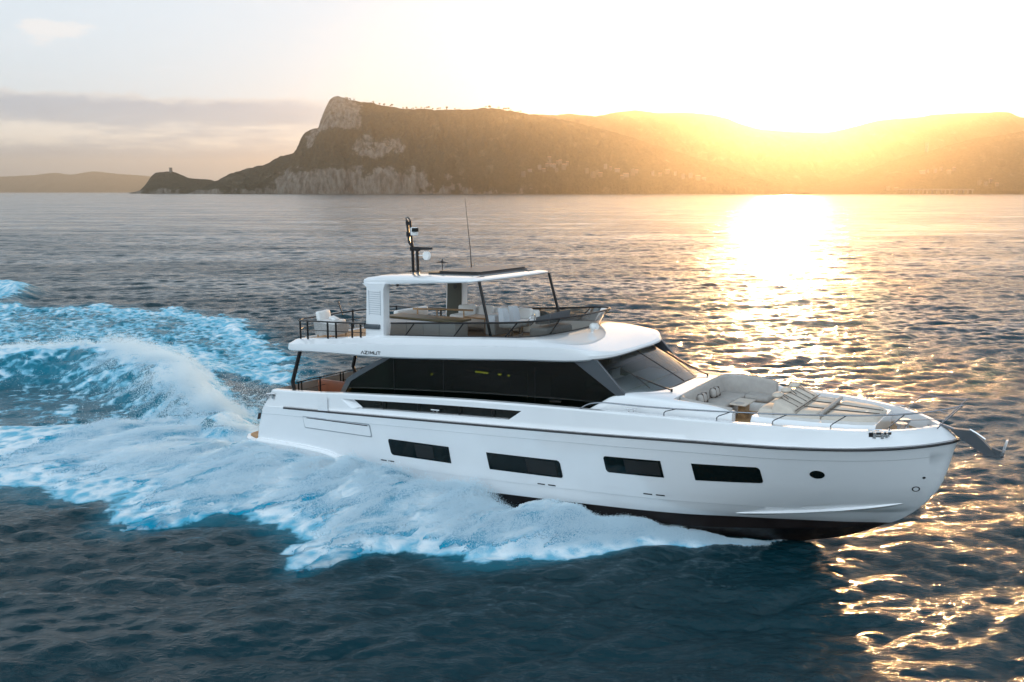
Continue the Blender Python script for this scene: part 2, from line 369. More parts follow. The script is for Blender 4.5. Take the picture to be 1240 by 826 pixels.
for side in (-1, 1):      # the slot's reveal and a black panel added for the dark space behind it
    lo, hi = min(ia, ib), max(ia, ib)
    ring = [(RX[2][i], side*RY[2][i], RZ[2][i]) for i in range(lo, hi+1)] + [(RX[3][i], side*RY[3][i], RZ[3][i]) for i in range(hi, lo-1, -1)]
    inn = [(x + (.45 if (x < 6.4) else 0), y-side*.17, z) for x, y, z in ring]
    MB().loft([ring, inn]).build('opening_reveal', M['gelcoat'], blw)
    MB().add(inn, [tuple(range(len(inn)))]).build('dark_backing', M['black_glass'], blw)
    if side == -1:
        for x in (7.6, 9.1, 10.8, 12.1):
            MB().tube([(x, -2.98, zr(x)+.31*(zcap(x)-zr(x))-.01), (x, -2.98, zr(x)+.72*(zcap(x)-zr(x))+.01)], .014, 6).build('rail_post', M['black_metal'], blw)
        cm = MB(); zc0 = zr(9.9)+.31*(zcap(9.9)-zr(9.9))
        cm.tube([(9.68, -3.0, zc0+.10), (10.02, -3.0, zc0+.115)], .02, 8).tube([(9.78, -3.0, zc0), (9.78, -3.0, zc0+.1)], .018, 8).tube([(9.92, -3.0, zc0), (9.92, -3.0, zc0+.11)], .018, 8)
        cm.build('cleat', M['chrome'], yacht)
# rub rail
pth = [(xr_[i], -(br(24.93-xr_[i])+.012), zr(xr_[i])-.012) for i in range(0, n_-4)]
rr = MB(); rr.tube([(x, y-.012, z) for x, y, z in reversed(pth)] + [(x, -y+.012, z) for x, y, z in pth], .034, 8)
rr.build('rub_rail', M['black_trim'], yacht)
rs = MB(); rs.tube([(x, y-.012, z+.062) for x, y, z in reversed(pth)] + [(x, -y+.012, z+.062) for x, y, z in pth], .012, 6)
rs.build('rail_strip', M['chrome'], yacht)
# decks
dxs = np.array([1.9, 2.6, 4, 5.5, 6.5, 7.5, 10, 13, 15, 17.5, 19, 20.5, 21.8, 22.8, 23.6, 24.1, 24.32])
dy = np.maximum(bcap(24.53-dxs)-.21, .02); dz = zdk(dxs)
V = np.concatenate([np.stack([dxs, -dy, dz], -1), np.stack([dxs, dy, dz], -1)])
link('deck', quick_mesh('deck', V, grid_faces(2, len(dxs)), [M['teak']], smooth=False), yacht)
# hull windows
def panel(c4, mat, name, parent, off=.008, rad=(0, 0, 0, 0), nu=18, nv=9):
    """c4: (x,z) of top-left, top-right, bottom-right, bottom-left; rad: corner radii in the same order"""
    (tl, tr, brr, bl) = [np.array(q) for q in c4]; P = []; Hh = abs(tl[1]-bl[1])
    for j in range(nv):
        v = j/(nv-1); v = .5-.5*math.cos(math.pi*v); L = tl*(1-v)+bl*v; Rr = tr*(1-v)+brr*v
        def ins(r_top, r_bot):
            dt, db = v*Hh, (1-v)*Hh; q = 0
            if r_top and dt < r_top: q = r_top - math.sqrt(max(0, r_top**2-(r_top-dt)**2))
            if r_bot and db < r_bot: q = max(q, r_bot - math.sqrt(max(0, r_bot**2-(r_bot-db)**2)))
            return q
        L = L + np.array([ins(rad[0], rad[3]), 0]); Rr = Rr - np.array([ins(rad[1], rad[2]), 0])
        for i in range(nu):
            q = L + (Rr-L)*i/(nu-1); P.append((q[0], -(float(hull_b(q[0], q[1]))+off), q[1]))
    return link(name, quick_mesh(name, np.array(P), grid_faces(nv, nu), [mat]), parent)
WINS = [([(7.80, 1.665), (10.39, 1.75), (10.45, 1.19), (7.90, 1.10)], (.09, .0, .0, .09)), ([(11.86, 1.79), (14.52, 1.91), (14.60, 1.35), (11.95, 1.235)], (0, .09, .09, 0)),
        ([(15.97, 2.29), (17.74, 2.385), (17.81, 1.87), (16.05, 1.79)], (.09, 0, 0, .09)), ([(18.62, 2.43), (20.46, 2.54), (20.53, 2.05), (18.70, 1.92)], (0, .09, .09, 0))]
def inset(c, a, b, m=.07):
    tl, tr, brr, bl = [np.array(q) for q in c]; f = lambda u, v: (tl*(1-u)+tr*u)*(1-v)+(bl*(1-u)+brr*u)*v
    return [f(a, m*1.6), f(b, m*1.6), f(b, 1-m*1.6), f(a, 1-m*1.6)]
for k, (c, rd) in enumerate(WINS):
    tl, tr, brr, bl = [np.array(q) for q in c]; g = .022
    fc = [tl+[-g, g], tr+[g, g], brr+[g, -g], bl+[-g, -g]]
    fw = panel(fc, M['gelcoat'], 'window_frame', hull, .004, tuple(r+.02 if r else 0 for r in rd))
    w = panel(c, M['black_glass'], 'hull_window', hull, .009, rd)
    if k < 3:
        a, b = ((.44, .74), (.54, .93), (.36, .96))[k]
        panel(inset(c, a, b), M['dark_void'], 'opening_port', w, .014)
def disc_on_hull(x, z, rx, rz, mat, name, off, parent, n=28):
    P = [(x, -(float(hull_b(x, z))+off), z)] + [(x+rx*math.cos(2*math.pi*i/n), -(float(hull_b(x+rx*math.cos(2*math.pi*i/n), z+rz*math.sin(2*math.pi*i/n)))+off), z+rz*math.sin(2*math.pi*i/n)) for i in range(n)]
    return MB().add(P, [(0, 1+i, 1+(i+1) % n) for i in range(n)]).build(name, mat, parent)
disc_on_hull(21.86, 2.45, .20, .145, M['gelcoat'], 'porthole_ring', .006, hull)
disc_on_hull(21.86, 2.45, .18, .125, M['black_glass'], 'porthole', .011, hull)
disc_on_hull(24.06, 2.02, .09, .085, M['black_trim'], 'towing_eye', .006, hull); disc_on_hull(24.06, 2.02, .06, .058, M['gelcoat'], 'towing_eye_centre', .011, hull)
disc_on_hull(24.24, 2.36, .035, .035, M['black_trim'], 'drain', .006, hull)
for x, z in ((7.52, .84), (7.86, .855), (13.8, 1.03), (14.17, 1.05), (17.26, 1.26), (17.63, 1.275)):
    panel([(x-.13, z+.016), (x+.13, z+.024), (x+.13, z-.016), (x-.13, z-.024)], M['black_trim'], 'drain_slot', hull, .006, nu=5, nv=3)
# garage hatch: groove frame and raised panel
panel([(3.78, 1.955), (7.05, 2.07), (7.11, 1.60), (3.83, 1.505)], M['grey_stripe'], 'hatch_groove', hull, .005, (.06, .06, .06, .06))
panel([(3.81, 1.925), (7.01, 2.035), (7.07, 1.635), (3.86, 1.545)], M['gelcoat'], 'side_hatch', hull, .016, (.06, .06, .06, .06))
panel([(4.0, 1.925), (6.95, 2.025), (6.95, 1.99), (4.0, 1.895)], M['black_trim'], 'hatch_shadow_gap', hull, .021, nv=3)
panel([(4.62, 2.78), (5.1, 2.81), (5.1, 2.30), (4.62, 2.27)], M['gelcoat'], 'boarding_gate', hull, .0, nv=3)
# spray strake at the bow
sx_ = np.linspace(19.6, 23.75, 40); sz_ = .90 + (sx_-19.6)/(4.15)*.52 + .12*((sx_-19.6)/4.15)**2
o1 = hull_b(sx_, sz_); wd = .13*np.sin(np.clip((sx_-19.6)/4.15, 0, 1)*math.pi)**.6
V = np.concatenate([np.stack([sx_, -(o1-.01), sz_+.10], -1), np.stack([sx_, -(o1+wd), sz_], -1), np.stack([sx_, -(hull_b(sx_, sz_-.09)-.01), sz_-.09], -1)])
V2 = V*np.array([1, -1, 1]); F = grid_faces(3, 40)
link('spray_strake', quick_mesh('spray_strake', np.vstack([V, V2]), np.vstack([F, F[:, ::-1]+len(V)]), [M['gelcoat']], sharp=30), yacht)
# swim platform and its quarter ledges
pl = MB(); out = [(0.05, -2.25), (.12, -2.5), (.35, -2.72), (1.0, -2.95), (2.2, -3.12), (2.2, 3.12), (1.0, 2.95), (.35, 2.72), (.12, 2.5), (.05, 2.25)]
pl.loft([[(x+.12*(x < 1), y*.97, .22) for x, y in out], [(x+.03*(x < 1), y, .34) for x, y in out], [(x, y, .60) for x, y in out], [(x+.03, y*.985, .655) for x, y in out]], cap=True)
pl.build('swim_platform', M['gelcoat'], yacht)
MB().loft([[(x+.1, y*.95, .656) for x, y in out], [(x+.1, y*.95, .668) for x, y in out]], cap=True).build('platform_teak', M['teak'], yacht)
for side in (-1, 1):
    L = []; sxs = np.linspace(1.3, 7.6, 40); zt = pch([1.3, 3.5, 4.8, 6.0, 7.6], [.72, .78, .75, .50, .1])
    for x in sxs:
        k = 1-ss(x, 6.0, 7.6)*.75; y0 = 2.75; yo = 2.86+.24*k; z1 = zt(x); th = .38*k+.06
        L.append([(x, side*y0, z1+.06), (x, side*(yo-.07), z1+.045), (x, side*yo, z1-.03), (x, side*(yo-.02), z1-th*.55), (x, side*(yo-.12), z1-th), (x, side*y0, z1-th)])
    MB().loft(L, cap=True).build('quarter_ledge', M['gelcoat'], yacht)
# stern fittings
ck = MB(); ck.box((2.15, -2.99, 2.53), (.5, .06, .05), ry=-.05); ck.box((2.0, -3.0, 2.46), (.12, .09, .12)).box((2.28, -3.0, 2.5), (.1, .09, .16)); ck.tube([(1.9, -3.0, 2.56), (2.42, -3.0, 2.62)], .025, 8)
ck.build('stern_fairlead', M['chrome'], yacht)
for z0, x0 in ((2.4, 1.95), (1.95, 1.72), (1.62, 1.40)): MB().box((x0-.05, -2.9, z0), (.04, .12, .25), ry=.3).build('stern_lamp', M['black_trim'], yacht)

# ------------------------------------------------------------------ fly deck, roof and coaming
def ring(xa, xs, xf, hw, n=2.7, rc=.4, K=26, A=26):
    """half ring from aft centre to front centre on starboard, then mirrored; returns loop [(x,y,tau)]"""
    H = [(xa, 0.0, 0.0), (xa, -(hw-rc)*.5, 0)]
    for k in range(5): a = math.pi/2*k/4; H.append((xa+rc-rc*math.cos(a), -(hw-rc)-rc*math.sin(a), 0))
    for k in range(1, K+1): x = xa+rc+(xs-xa-rc)*k/K; H.append((x, -hw, 0))
    for k in range(1, A+1):
        a = math.pi/2*k/A; H.append((xs+(xf-xs)*math.sin(a)**(2/n), -hw*max(math.cos(a), 0)**(2/n), k/A))
    H[-1] = (xf, 0.0, 1.0)
    return H
def close(H, z): 
    P = [(x, y, z(x, t)) for x, y, t in H]; return P + [(x, -y, zz) for x, y, zz in reversed(P[1:-1])]
zfb = pch([2.7, 3.63, 5.36, 6.94, 10.79, 13.5, 15.4, 16.35], [4.22, 4.27, 4.33, 4.37, 4.62, 4.83, 4.93, 5.05])
zft = pch([2.7, 3.15, 6.46, 7.26, 10.18, 11.52, 13.0, 13.8], [4.64, 4.68, 5.01, 5.09, 5.27, 5.36, 5.45, 5.53])
def rz_(f, dzs, fx, z1):   # ring height: side follows fraction f of the fascia, front blends to z1
    def z(x, t):
        b = zfb(min(x, 16.35)); a = b + f*(zft(min(x, 13.0))-zfb(min(x, 13.0))) + dzs
        return a*(1-ss(t, 0, 1)) + z1*ss(t, 0, 1) if t > 0 else a
    return z
r0 = close(ring(3.0, 13.2, 15.55, 2.55, 4.0), lambda x, t: zfb(min(x, 15.4))+.0)
r1 = close(ring(2.86, 13.2, 15.68, 2.77, 4.0), lambda x, t: zfb(min(x, 15.4))+.04*t)
r2 = close(ring(2.76, 13.2, 15.74, 2.83, 4.0), lambda x, t: zfb(min(x, 15.4))+.05+.04*t)
r3 = close(ring(2.74, 13.2, 15.74, 2.845, 4.0), rz_(.30, 0, 0, 5.06))
r3b = close(ring(2.76, 13.2, 15.68, 2.825, 4.0), rz_(.66, 0, 0, 5.115))
r4 = close(ring(2.80, 13.15, 15.52, 2.75, 3.8), rz_(.72, 0, 0, 5.175))
r5 = close(ring(2.90, 12.9, 14.9, 2.60, 2.9), rz_(.93, 0, 0, 5.345))
r6 = close(ring(3.0, 12.5, 14.25, 2.47, 2.4), rz_(1.0, .0, 0, 5.465))
r7 = close(ring(3.02, 12.2, 13.76, 2.40, 2.4), lambda x, t: zft(min(x, 13.8)))
r8 = close(ring(3.10, 12.2, 13.68, 2.32, 2.4), lambda x, t: zft(min(x, 13.8))-.005)
r9 = close(ring(3.12, 12.1, 13.6, 2.30, 2.4), lambda x, t: zft(min(x, 13.8))-(.05 if x < 6.5 else .36))
fd = MB(); fd.loft([r0, r1, r2, r3, r3b, r4, r5, r6, r7, r8, r9])
nL = len(r0)
half = nL//2
for i in range(half): # soffit strips
    a, b = i, i+1; c, d = (nL-i-1) % nL, (nL-i) % nL
    if i == 0: fd.f.append((0, 1, nL-1))
    elif b < c: fd.f.append((a, b, c, d))
fly = fd.build('fly_deck', M['gelcoat'], yacht, sharp=20)
ff = MB(); fl = [(x, y, z-.001) for x, y, z in r9]; ff.v += fl
for i in range(half):
    a, b = i, i+1; c, d = (nL-i-1) % nL, (nL-i) % nL
    if i == 0: ff.f.append((0, 1, nL-1))
    elif b < c: ff.f.append((a, b, c, d))
ff.build('fly_floor', M['teak'], yacht)
# lettering on the fascia
lt = MB()
def stroke(x0, z0, x1, z1, w=.022):
    y = -2.848; d = Vector((x1-x0, 0, z1-z0)); L = d.length; a = math.atan2(z1-z0, x1-x0)
    lt.box(((x0+x1)/2, y, (z0+z1)/2), (L+w*.6, .008, w), ry=-a)
GL = {'A': [(0,0,.5,1), (.5,1,1,0)], 'Z': [(0,1,1,1), (1,1,0,0), (0,0,1,0)], 'I': [(.5,0,.5,1)], 'M': [(0,0,0,1), (0,1,.5,.3), (.5,.3,1,1), (1,1,1,0)], 'U': [(0,1,0,.1), (0,.05,1,.05), (1,.1,1,1)], 'T': [(0,1,1,1), (.5,1,.5,0)]}
lx = 6.55
for ch in 'AZIMUT':
    wch = .05 if ch == 'I' else .125
    for a, b, c, d in GL[ch]:
        stroke(lx+a*wch, 4.46+b*.095+(lx-6.5)*.05, lx+c*wch, 4.46+d*.095+(lx-6.5)*.05)
    lx += wch+.04
lt.build('lettering', M['black_trim'], fly)
# hatch line on the roof and the small lamp dome
dm = MB(); dm.cyl((14.18, -.35, 5.40), (14.2, -.35, 5.58), .05, 12).ball((14.22, -.35, 5.66), .12, 14, 9, (1, 1, .9)); dm.cyl((14.26, -.35, 5.66), (14.38, -.35, 5.67), .1, 14)
dm.build('search_light', M['white_vinyl'], yacht)
# fly screen of smoked glass
def lerp_ring(a, b, t): return [tuple(p[i]*(1-t)+q[i]*t for i in range(3)) for p, q in zip(a, b)]
gb = ring(3.02, 12.2, 13.72, 2.38, 2.4); gtp = ring(3.02, 12.4, 14.12, 2.42, 2.4)
zgt = pch([6.5, 7.26, 8.57, 10.6, 12.67, 13.5, 14.12], [5.47, 5.51, 5.60, 5.74, 5.90, 5.99, 6.05])
B_ = [(x, y, zft(min(x, 13.8))+.004) for x, y, t in gb if x > 7.2 or t > 0]; T_ = [(x, y, zgt(x)) for x, y, t in gtp if x > 7.2 or t > 0]
n0 = min(len(B_), len(T_)); B_ = B_[-n0:]; T_ = T_[-n0:]
B2 = B_ + [(x, -y, z) for x, y, z in reversed(B_[:-1])]; T2 = T_ + [(x, -y, z) for x, y, z in reversed(T_[:-1])]
gl = MB(); gl.loft([B2, T2], closed=False); gl.build('fly_windscreen', M['smoke_glass'], yacht)
MB().tube([(x, y, z+.01) for x, y, z in T2], .032, 8).build('fly_screen_rail', M['black_metal'], yacht)
MB().tube([(x, y, z+.012) for x, y, z in B2], .018, 6).build('screen_gasket', M['black_trim'], yacht)
for side in (-1, 1):
    for (xb_, xt_, yb_, yt_) in ((8.15, 8.57, 2.38, 2.42), (10.18, 10.61, 2.38, 2.42), (12.17, 12.67, 2.38, 2.42), (13.36, 13.80, 1.62, 1.72)):
        MB().tube([(xb_, side*yb_, zft(xb_)), (xt_, side*yt_, zgt(xt_))], .022, 6).build('screen_stanchion', M['black_metal'], yacht)
# aft fly rail
rail = [(6.5, -2.56, 5.47), (5.0, -2.6, 5.42), (3.5, -2.62, 5.375), (3.25, -2.5, 5.37), (3.08, -2.1, 5.37), (3.0, 0, 5.37), (3.08, 2.1, 5.37), (3.25, 2.5, 5.37), (3.5, 2.62, 5.375), (5.0, 2.6, 5.42), (6.6, 2.55, 5.48)]
MB().tube(rail, .055, 8, flat=.55).build('aft_fly_rail', M['black_metal'], yacht)
MB().tube([(x, y*.99, z-.33) for x, y, z in rail], .014, 6).build('aft_fly_lower_rail', M['black_metal'], yacht)
for x, y in ((3.3, -2.5), (3.75, -2.58), (4.75, -2.58), (5.15, -2.58), (5.9, -2.56), (6.3, -2.56), (3.05, -1.0), (3.02, .6), (3.08, 2.0), (3.6, 2.58), (4.8, 2.58), (5.9, 2.56)):
    MB().box((x, y, (zft(max(x, 2.7))+5.4)/2), (.055, .04, 5.4-zft(max(x, 2.7))+.05)).build('rail_post', M['black_metal'], yacht)
MB().box((6.75, -2.45, 5.37), (.72, .12, .17), ry=-.03, bev=.03).build('rail_end_cap', M['grey_metal'], yacht)
# ensign staff
MB().tube([(2.95, .1, 5.25), (2.55, .3, 5.75)], .022, 6).build('ensign_staff', M['black_metal'], yacht)

# hardtop with columns
hb = pch([6.2, 7.2, 8.5, 10.87, 11.1], [6.80, 6.84, 6.93, 7.06, 7.08]); htp = pch([6.2, 7.2, 10.87, 11.1], [7.03, 7.09, 7.17, 7.18])
def ht_outline(g=0.0):
    H = [(6.22+g, 0), (6.22+g, -1.6), (6.24+g, -2.2+g), (6.32+g, -2.36+g)]
    for k in range(1, 16): x = 6.4+(10.75-6.4)*k/15; H.append((x, -(2.38-.05*k/15)+g))
    for a in (20, 40, 60, 80): H.append((10.75+(.38-g)*math.sin(R_(a)), -(1.95+.38*math.cos(R_(a)))+g))
    H += [(11.18-g, -1.3), (11.22-g, 0)]
    return H
def htl(g, zf):
    P = [(x, y, zf(x, y)) for x, y in ht_outline(g)]; return P + [(x, -y, z) for x, y, z in reversed(P[1:-1])]
loops = [htl(.9, lambda x, y: hb(x)+.03), htl(.18, lambda x, y: hb(x)+.015), htl(.03, lambda x, y: hb(x)), htl(0, lambda x, y: hb(x)*.65+htp(x)*.35), htl(.015, lambda x, y: hb(x)*.25+htp(x)*.75), htl(.10, lambda x, y: htp(x)-.005), htl(.5, lambda x, y: htp(x)+.035), htl(1.0, lambda x, y: htp(x)+.06)]
ht = MB(); ht.loft(loops, cap=True); ht.build('hardtop', M['gelcoat'], yacht, sharp=40)
sr = MB(); zr_h = lambda x, y: htp(x)+.075-.012*abs(y)
MB().loft([[(8.35, -1.35, htp(8.35)+.05), (10.45, -1.35, htp(10.45)+.05), (10.45, 1.75, htp(10.45)+.05), (8.35, 1.75, htp(8.35)+.05)], [(8.38, -1.3, htp(8.35)+.095), (10.42, -1.3, htp(10.45)+.095), (10.42, 1.7, htp(10.45)+.095), (8.38, 1.7, htp(8.35)+.095)]], cap=True).build('sunroof_frame', M['black_trim'], yacht)
MB().box((9.55, .25, htp(9.7)+.125), (1.7, 2.8, .05), ry=-.02).build('sunroof_panel', M['black_trim'], yacht)
MB().box((8.5, .2, htp(8.4)+.10), (.42, 2.9, .04), ry=-.02).build('sunroof_rail', M['wood'], yacht)
for side in (-1, 1):
    c = MB(); P = lambda y: [(6.43, y, 4.98), (7.24, y, 5.06), (7.27, y, 6.0), (7.28, y, 6.7), (7.36, y, 6.88), (6.35, y, 6.85), (6.53, y, 6.72), (6.5, y, 6.0)]
    c.loft([P(side*2.14), P(side*2.20), P(side*2.42), P(side*2.45)], cap=True)
    col_o = c.build('hardtop_column', M['gelcoat'], yacht)
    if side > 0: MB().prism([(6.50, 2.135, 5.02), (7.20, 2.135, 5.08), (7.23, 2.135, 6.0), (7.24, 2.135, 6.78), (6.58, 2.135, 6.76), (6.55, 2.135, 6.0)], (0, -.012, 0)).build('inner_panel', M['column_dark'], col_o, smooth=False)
    lv = MB()
    for k in range(11): lv.box((6.88, side*2.452, 5.82+k*.075), (.52, .012, .012))
    lv.box((6.62, side*2.452, 6.2), (.012, .012, .86)).box((7.14, side*2.452, 6.2), (.012, .012, .86))
    lv.build('louvre', M['grey_stripe'], col_o)
    MB().cyl((6.95, side*2.105, 6.4), (6.95, side*2.145, 6.4), .09, 16).build('speaker', M['black_trim'], col_o)
    MB().tube([(11.55, side*2.25, 5.36), (11.08, side*2.18, 7.08)], .05, 10).build('hardtop_pillar', M['black_metal'], yacht)
    MB().cyl((7.62, side*2.1, 6.9), (7.62, side*2.1, 6.78), .05, 10).build('deck_light', M['black_trim'], yacht)
# mast
ms = MB()
ms.tube([(6.62, 0, 7.1), (6.60, 0, 8.05)], .055, 8).tube([(6.84, 0, 7.1), (6.82, 0, 7.98)], .055, 8)
ms.box((6.72, 0, 7.93), (.4, .12, .14)).tube([(6.7, 0, 7.95), (7.5, 0, 7.96)], [.07, .04], 8)
ms.tube([(6.60, 0, 8.0), (6.46, 0, 8.15), (6.38, 0, 8.95)], .05, 8).tube([(6.6, 0, 8.0), (6.58, 0, 8.2), (6.52, 0, 8.95)], .045, 8)
ms.box((6.45, 0, 8.45), (.17, .1, .16)).box((6.45, 0, 8.85), (.2, .1, .12)).tube([(6.36, 0, 8.9), (6.33, 0, 9.04), (6.40, 0, 9.08), (6.5, 0, 9.0), (6.52, 0, 8.9)], .02, 6)
ms.box((6.62, .0, 7.12), (.16, .2, .05)).box((6.84, .0, 7.12), (.16, .2, .05))
mast = ms.build('mast', M['black_metal'], yacht)
cb = MB(); cb.box((6.7, 0, 8.56), (.24, .2, .3), bev=.04); cb.build('thermal_camera', M['white_vinyl'], mast)
MB().box((6.78, -.05, 8.62), (.13, .22, .14)).build('camera_lens', M['black_glass'], mast)
MB().cyl((7.24, -.06, 7.7), (7.26, .06, 7.7), .155, 20).build('loudhailer_disc', M['white_vinyl'], mast)
MB().tube([(6.85, 0, 7.7), (7.2, 0, 7.7)], .015, 6).build('disc_arm', M['white_vinyl'], mast)
ga = MB(); ga.tube([(7.95, 0, 7.2), (7.95, 0, 7.5)], .015, 6).tube([(7.68, 0, 7.47), (7.95, 0, 7.5), (8.22, 0, 7.47)], [.01, .035, .01], 6).tube([(7.95, 0, 7.44), (7.95, 0, 7.6)], [.04, .015], 6)
ga.build('gps_antenna', M['black_metal'], yacht)
MB().tube([(8.38, 1.2, 7.1), (8.33, 1.2, 7.9), (8.12, 1.2, 9.74)], [.02, .014, .006], 6).build('whip_antenna', M['black_metal'], yacht)

# fly furniture
bar = MB(); bar.box((7.9, -.9, 5.22), (3.05, .75, .62), bev=.03); bar_o = bar.build('bar_cabinet', M['cabinet'], yacht)
for x in (7.3, 8.05, 8.75): MB().box((x, -1.28, 5.2), (.012, .01, .55)).build('cabinet_seam', M['grey_stripe'], bar_o)
MB().box((7.9, -.85, 5.57), (3.15, .95, .08), bev=.02).build('bar_counter', M['olive'], bar_o)
MB().tube([(6.5, .1, 5.72), (8.0, .12, 5.78), (9.2, .1, 5.82)], .035, 8).build('counter_rail', M['wood'], bar_o)
for x in (6.7, 7.6, 8.8): MB().tube([(x, .1, 5.3), (x, .1, 5.78)], .025, 6).build('counter_post', M['wood'], bar_o)
sf = MB(); sf.box((8.9, 1.85, 5.18), (3.6, .75, .45), bev=.08).box((8.9, 2.15, 5.5), (3.6, .22, .42), bev=.08); sf.build('fly_sofa', M['white_vinyl'], yacht)
sfs = MB()
for x in (7.7, 8.5, 9.4, 10.2): sfs.box((x, 1.98, 5.58), (.62, .2, .4), ry=.0, bev=.08)
sfs.build('sofa_cushions', M['white_vinyl'], yacht)
tb = MB(); tb.box((9.2, .95, 5.48), (1.5, .8, .06), bev=.02).cyl((9.2, .95, 4.9), (9.2, .95, 5.46), .09); tb.build('fly_table', M['wood'], yacht)
def helm_seat(y):
    m = MB(); m.box((11.45, y, 5.55), (.55, .5, .18), bev=.07)
    m.loft([[(11.1+dx-.05*k, y+sy*w, z) for dx, sy, w in ((0, -1, .24-.03*k), (.16, -1, .2-.03*k), (.16, 1, .2-.03*k), (0, 1, .24-.03*k))] for k, z in ((0, 5.5), (.3, 5.75), (1, 5.98), (2.2, 6.12))], cap=True)
    o = m.build('helm_seat', M['grey_vinyl'], yacht)
    MB().cyl((11.4, y, 5.0), (11.4, y, 5.48), .08, 12).build('seat_post', M['chrome'], o)
helm_seat(-.85); helm_seat(-.2)
MB().box((10.6, -.45, 5.5), (.4, .9, .7), bev=.06).build('helm_bench', M['grey_vinyl'], yacht)
cn = MB(); cn.box((12.65, -.3, 5.32), (.7, 1.7, .5), bev=.1); cno = cn.build('helm_console', M['dash'], yacht)
MB().loft([[(12.42, -.95, 5.68), (12.95, -.95, 5.72), (12.95, .35, 5.72), (12.42, .35, 5.68)], [(12.45, -.95, 5.9), (13.0, -.95, 6.06), (13.0, .35, 6.06), (12.45, .35, 5.9)]], cap=True).build('instrument_pod', M['grey_metal'], cno)
sw = MB(); sw.tube([(12.22+.07*math.sin(a), -.85+.19*math.cos(a), 5.78+.19*math.sin(a)) for a in [2*math.pi*k/18 for k in range(19)]], .016, 6).tube([(12.22, -.85, 5.78), (12.5, -.85, 5.72)], .02, 6)
sw.build('steering_wheel', M['chrome'], cno)
MB().box((13.2, -.1, 5.22), (.55, 2.2, .26), bev=.08).build('forward_sunpad', M['cream_fabric'], yacht)
MB().box((5.2, 1.2, 5.0), (.8, 1.9, .42), bev=.1).box((5.5, 1.2, 5.32), (.25, 1.9, .5), bev=.09).build('aft_lounge_seat', M['white_vinyl'], yacht)

# ------------------------------------------------------------------ saloon, windscreen, coachroof
for side in (-1, 1):
    y = side*2.40; poly = [(5.12, 2.2), (5.22, 2.85), (5.56, 3.36), (6.2, 3.70), (7.0, 4.09), (7.62, 4.42), (10, 4.6), (13.5, 4.86), (15.3, 4.99), (16.32, 4.02), (16.3, 3.2), (15, 2.9), (10, 2.2)]
    sg = MB().prism([(x, y, z) for x, z in poly], (0, -side*.05, 0)).build('saloon_glass', M['saloon_tint'], yacht, smooth=False)
    fo = [(5.02, 2.3), (5.12, 2.9), (5.45, 3.42), (6.1, 3.8), (6.95, 4.2), (7.5, 4.46)]; fi = [(7.72, 4.46), (7.06, 4.10), (6.26, 3.68), (5.64, 3.34), (5.30, 2.84), (5.24, 2.3)]
    MB().prism([(x, y+side*.02, z) for x, z in fo+fi], (0, -side*.28, 0)).build('saloon_frame', M['grey_metal'], yacht, smooth=False)
    MB().prism([(14.55, y+side*.012, 4.93), (15.42, y+side*.012, 4.97), (16.42, y+side*.012, 3.98), (16.1, y+side*.012, 3.98)], (0, -side*.1, 0)).build('front_pillar', M['grey_metal'], yacht, smooth=False)
    for x in (7.62, 9.75, 13.3): MB().box((x, y+side*.003, 3.75), (.012, .008, 1.6)).build('glass_joint', M['black_trim'], sg)
    MB().box((14.05, y+side*.03, 3.57), (.40, .05, .045), ry=-.05).build('door_handle', M['chrome'], yacht)
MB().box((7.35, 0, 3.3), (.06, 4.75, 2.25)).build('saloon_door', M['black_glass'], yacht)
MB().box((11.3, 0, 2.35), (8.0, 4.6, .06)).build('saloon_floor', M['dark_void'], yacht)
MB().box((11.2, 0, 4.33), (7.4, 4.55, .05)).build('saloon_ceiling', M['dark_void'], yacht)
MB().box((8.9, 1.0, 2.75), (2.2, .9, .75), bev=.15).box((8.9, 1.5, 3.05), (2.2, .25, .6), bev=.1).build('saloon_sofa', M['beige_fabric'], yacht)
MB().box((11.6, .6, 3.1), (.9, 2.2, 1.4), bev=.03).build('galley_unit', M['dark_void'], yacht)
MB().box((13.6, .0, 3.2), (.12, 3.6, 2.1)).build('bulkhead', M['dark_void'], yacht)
lm = bpy.data.materials.new('lamp_glow'); lm.use_nodes = True; lm.node_tree.nodes['Principled BSDF'].inputs['Emission Color'].default_value = (1, .40, .05, 1); lm.node_tree.nodes['Principled BSDF'].inputs['Emission Strength'].default_value = 7.0
for x, w in ((11.05, .5), (11.75, .12), (12.1, .06), (9.0, .05)): MB().box((x, -2.05, 4.12 if x > 10 else 3.85), (w, .03, .05)).build('cabin_lamp', lm, yacht)
MB().box((13.0, -2.1, 3.9), (.03, .5, .9)).build('curtain', M['cream_fabric'], yacht)
MB().box((8.95, -2.1, 3.95), (.05, .3, .3)).build('curtain', M['cabinet'], yacht)
# windscreen
def wring(xs, xf, hw, n, A=30):
    H = [(xs+(xf-xs)*math.sin(math.pi/2*k/A)**(2/n), -hw*max(math.cos(math.pi/2*k/A), 0)**(2/n)) for k in range(A+1)]; H[-1] = (xf, 0)
    return H + [(x, -y) for x, y in reversed(H[:-1])]
wb = [(x, y, 4.03+.09*(1-abs(y)/2.4)) for x, y in wring(15.2, 17.25, 2.40, 2.9)]; wt = [(x, y, 4.93+.06*(1-abs(y)/2.4)) for x, y in wring(13.6, 15.52, 2.39, 3.6)]
keep = [i for i, q in enumerate(wb) if q[0] > 16.12]
wb = [wb[i] for i in keep]; wt = [wt[i] for i in keep]
MB().loft([wb, lerp_ring(wb, wt, .5), wt], closed=False).build('windscreen', M['windscreen_glass'], yacht)
MB().tube([(x, y, z+.01) for x, y, z in wb], .022, 6).build('windscreen_gasket', M['black_trim'], yacht)
ml = len(wb)//2
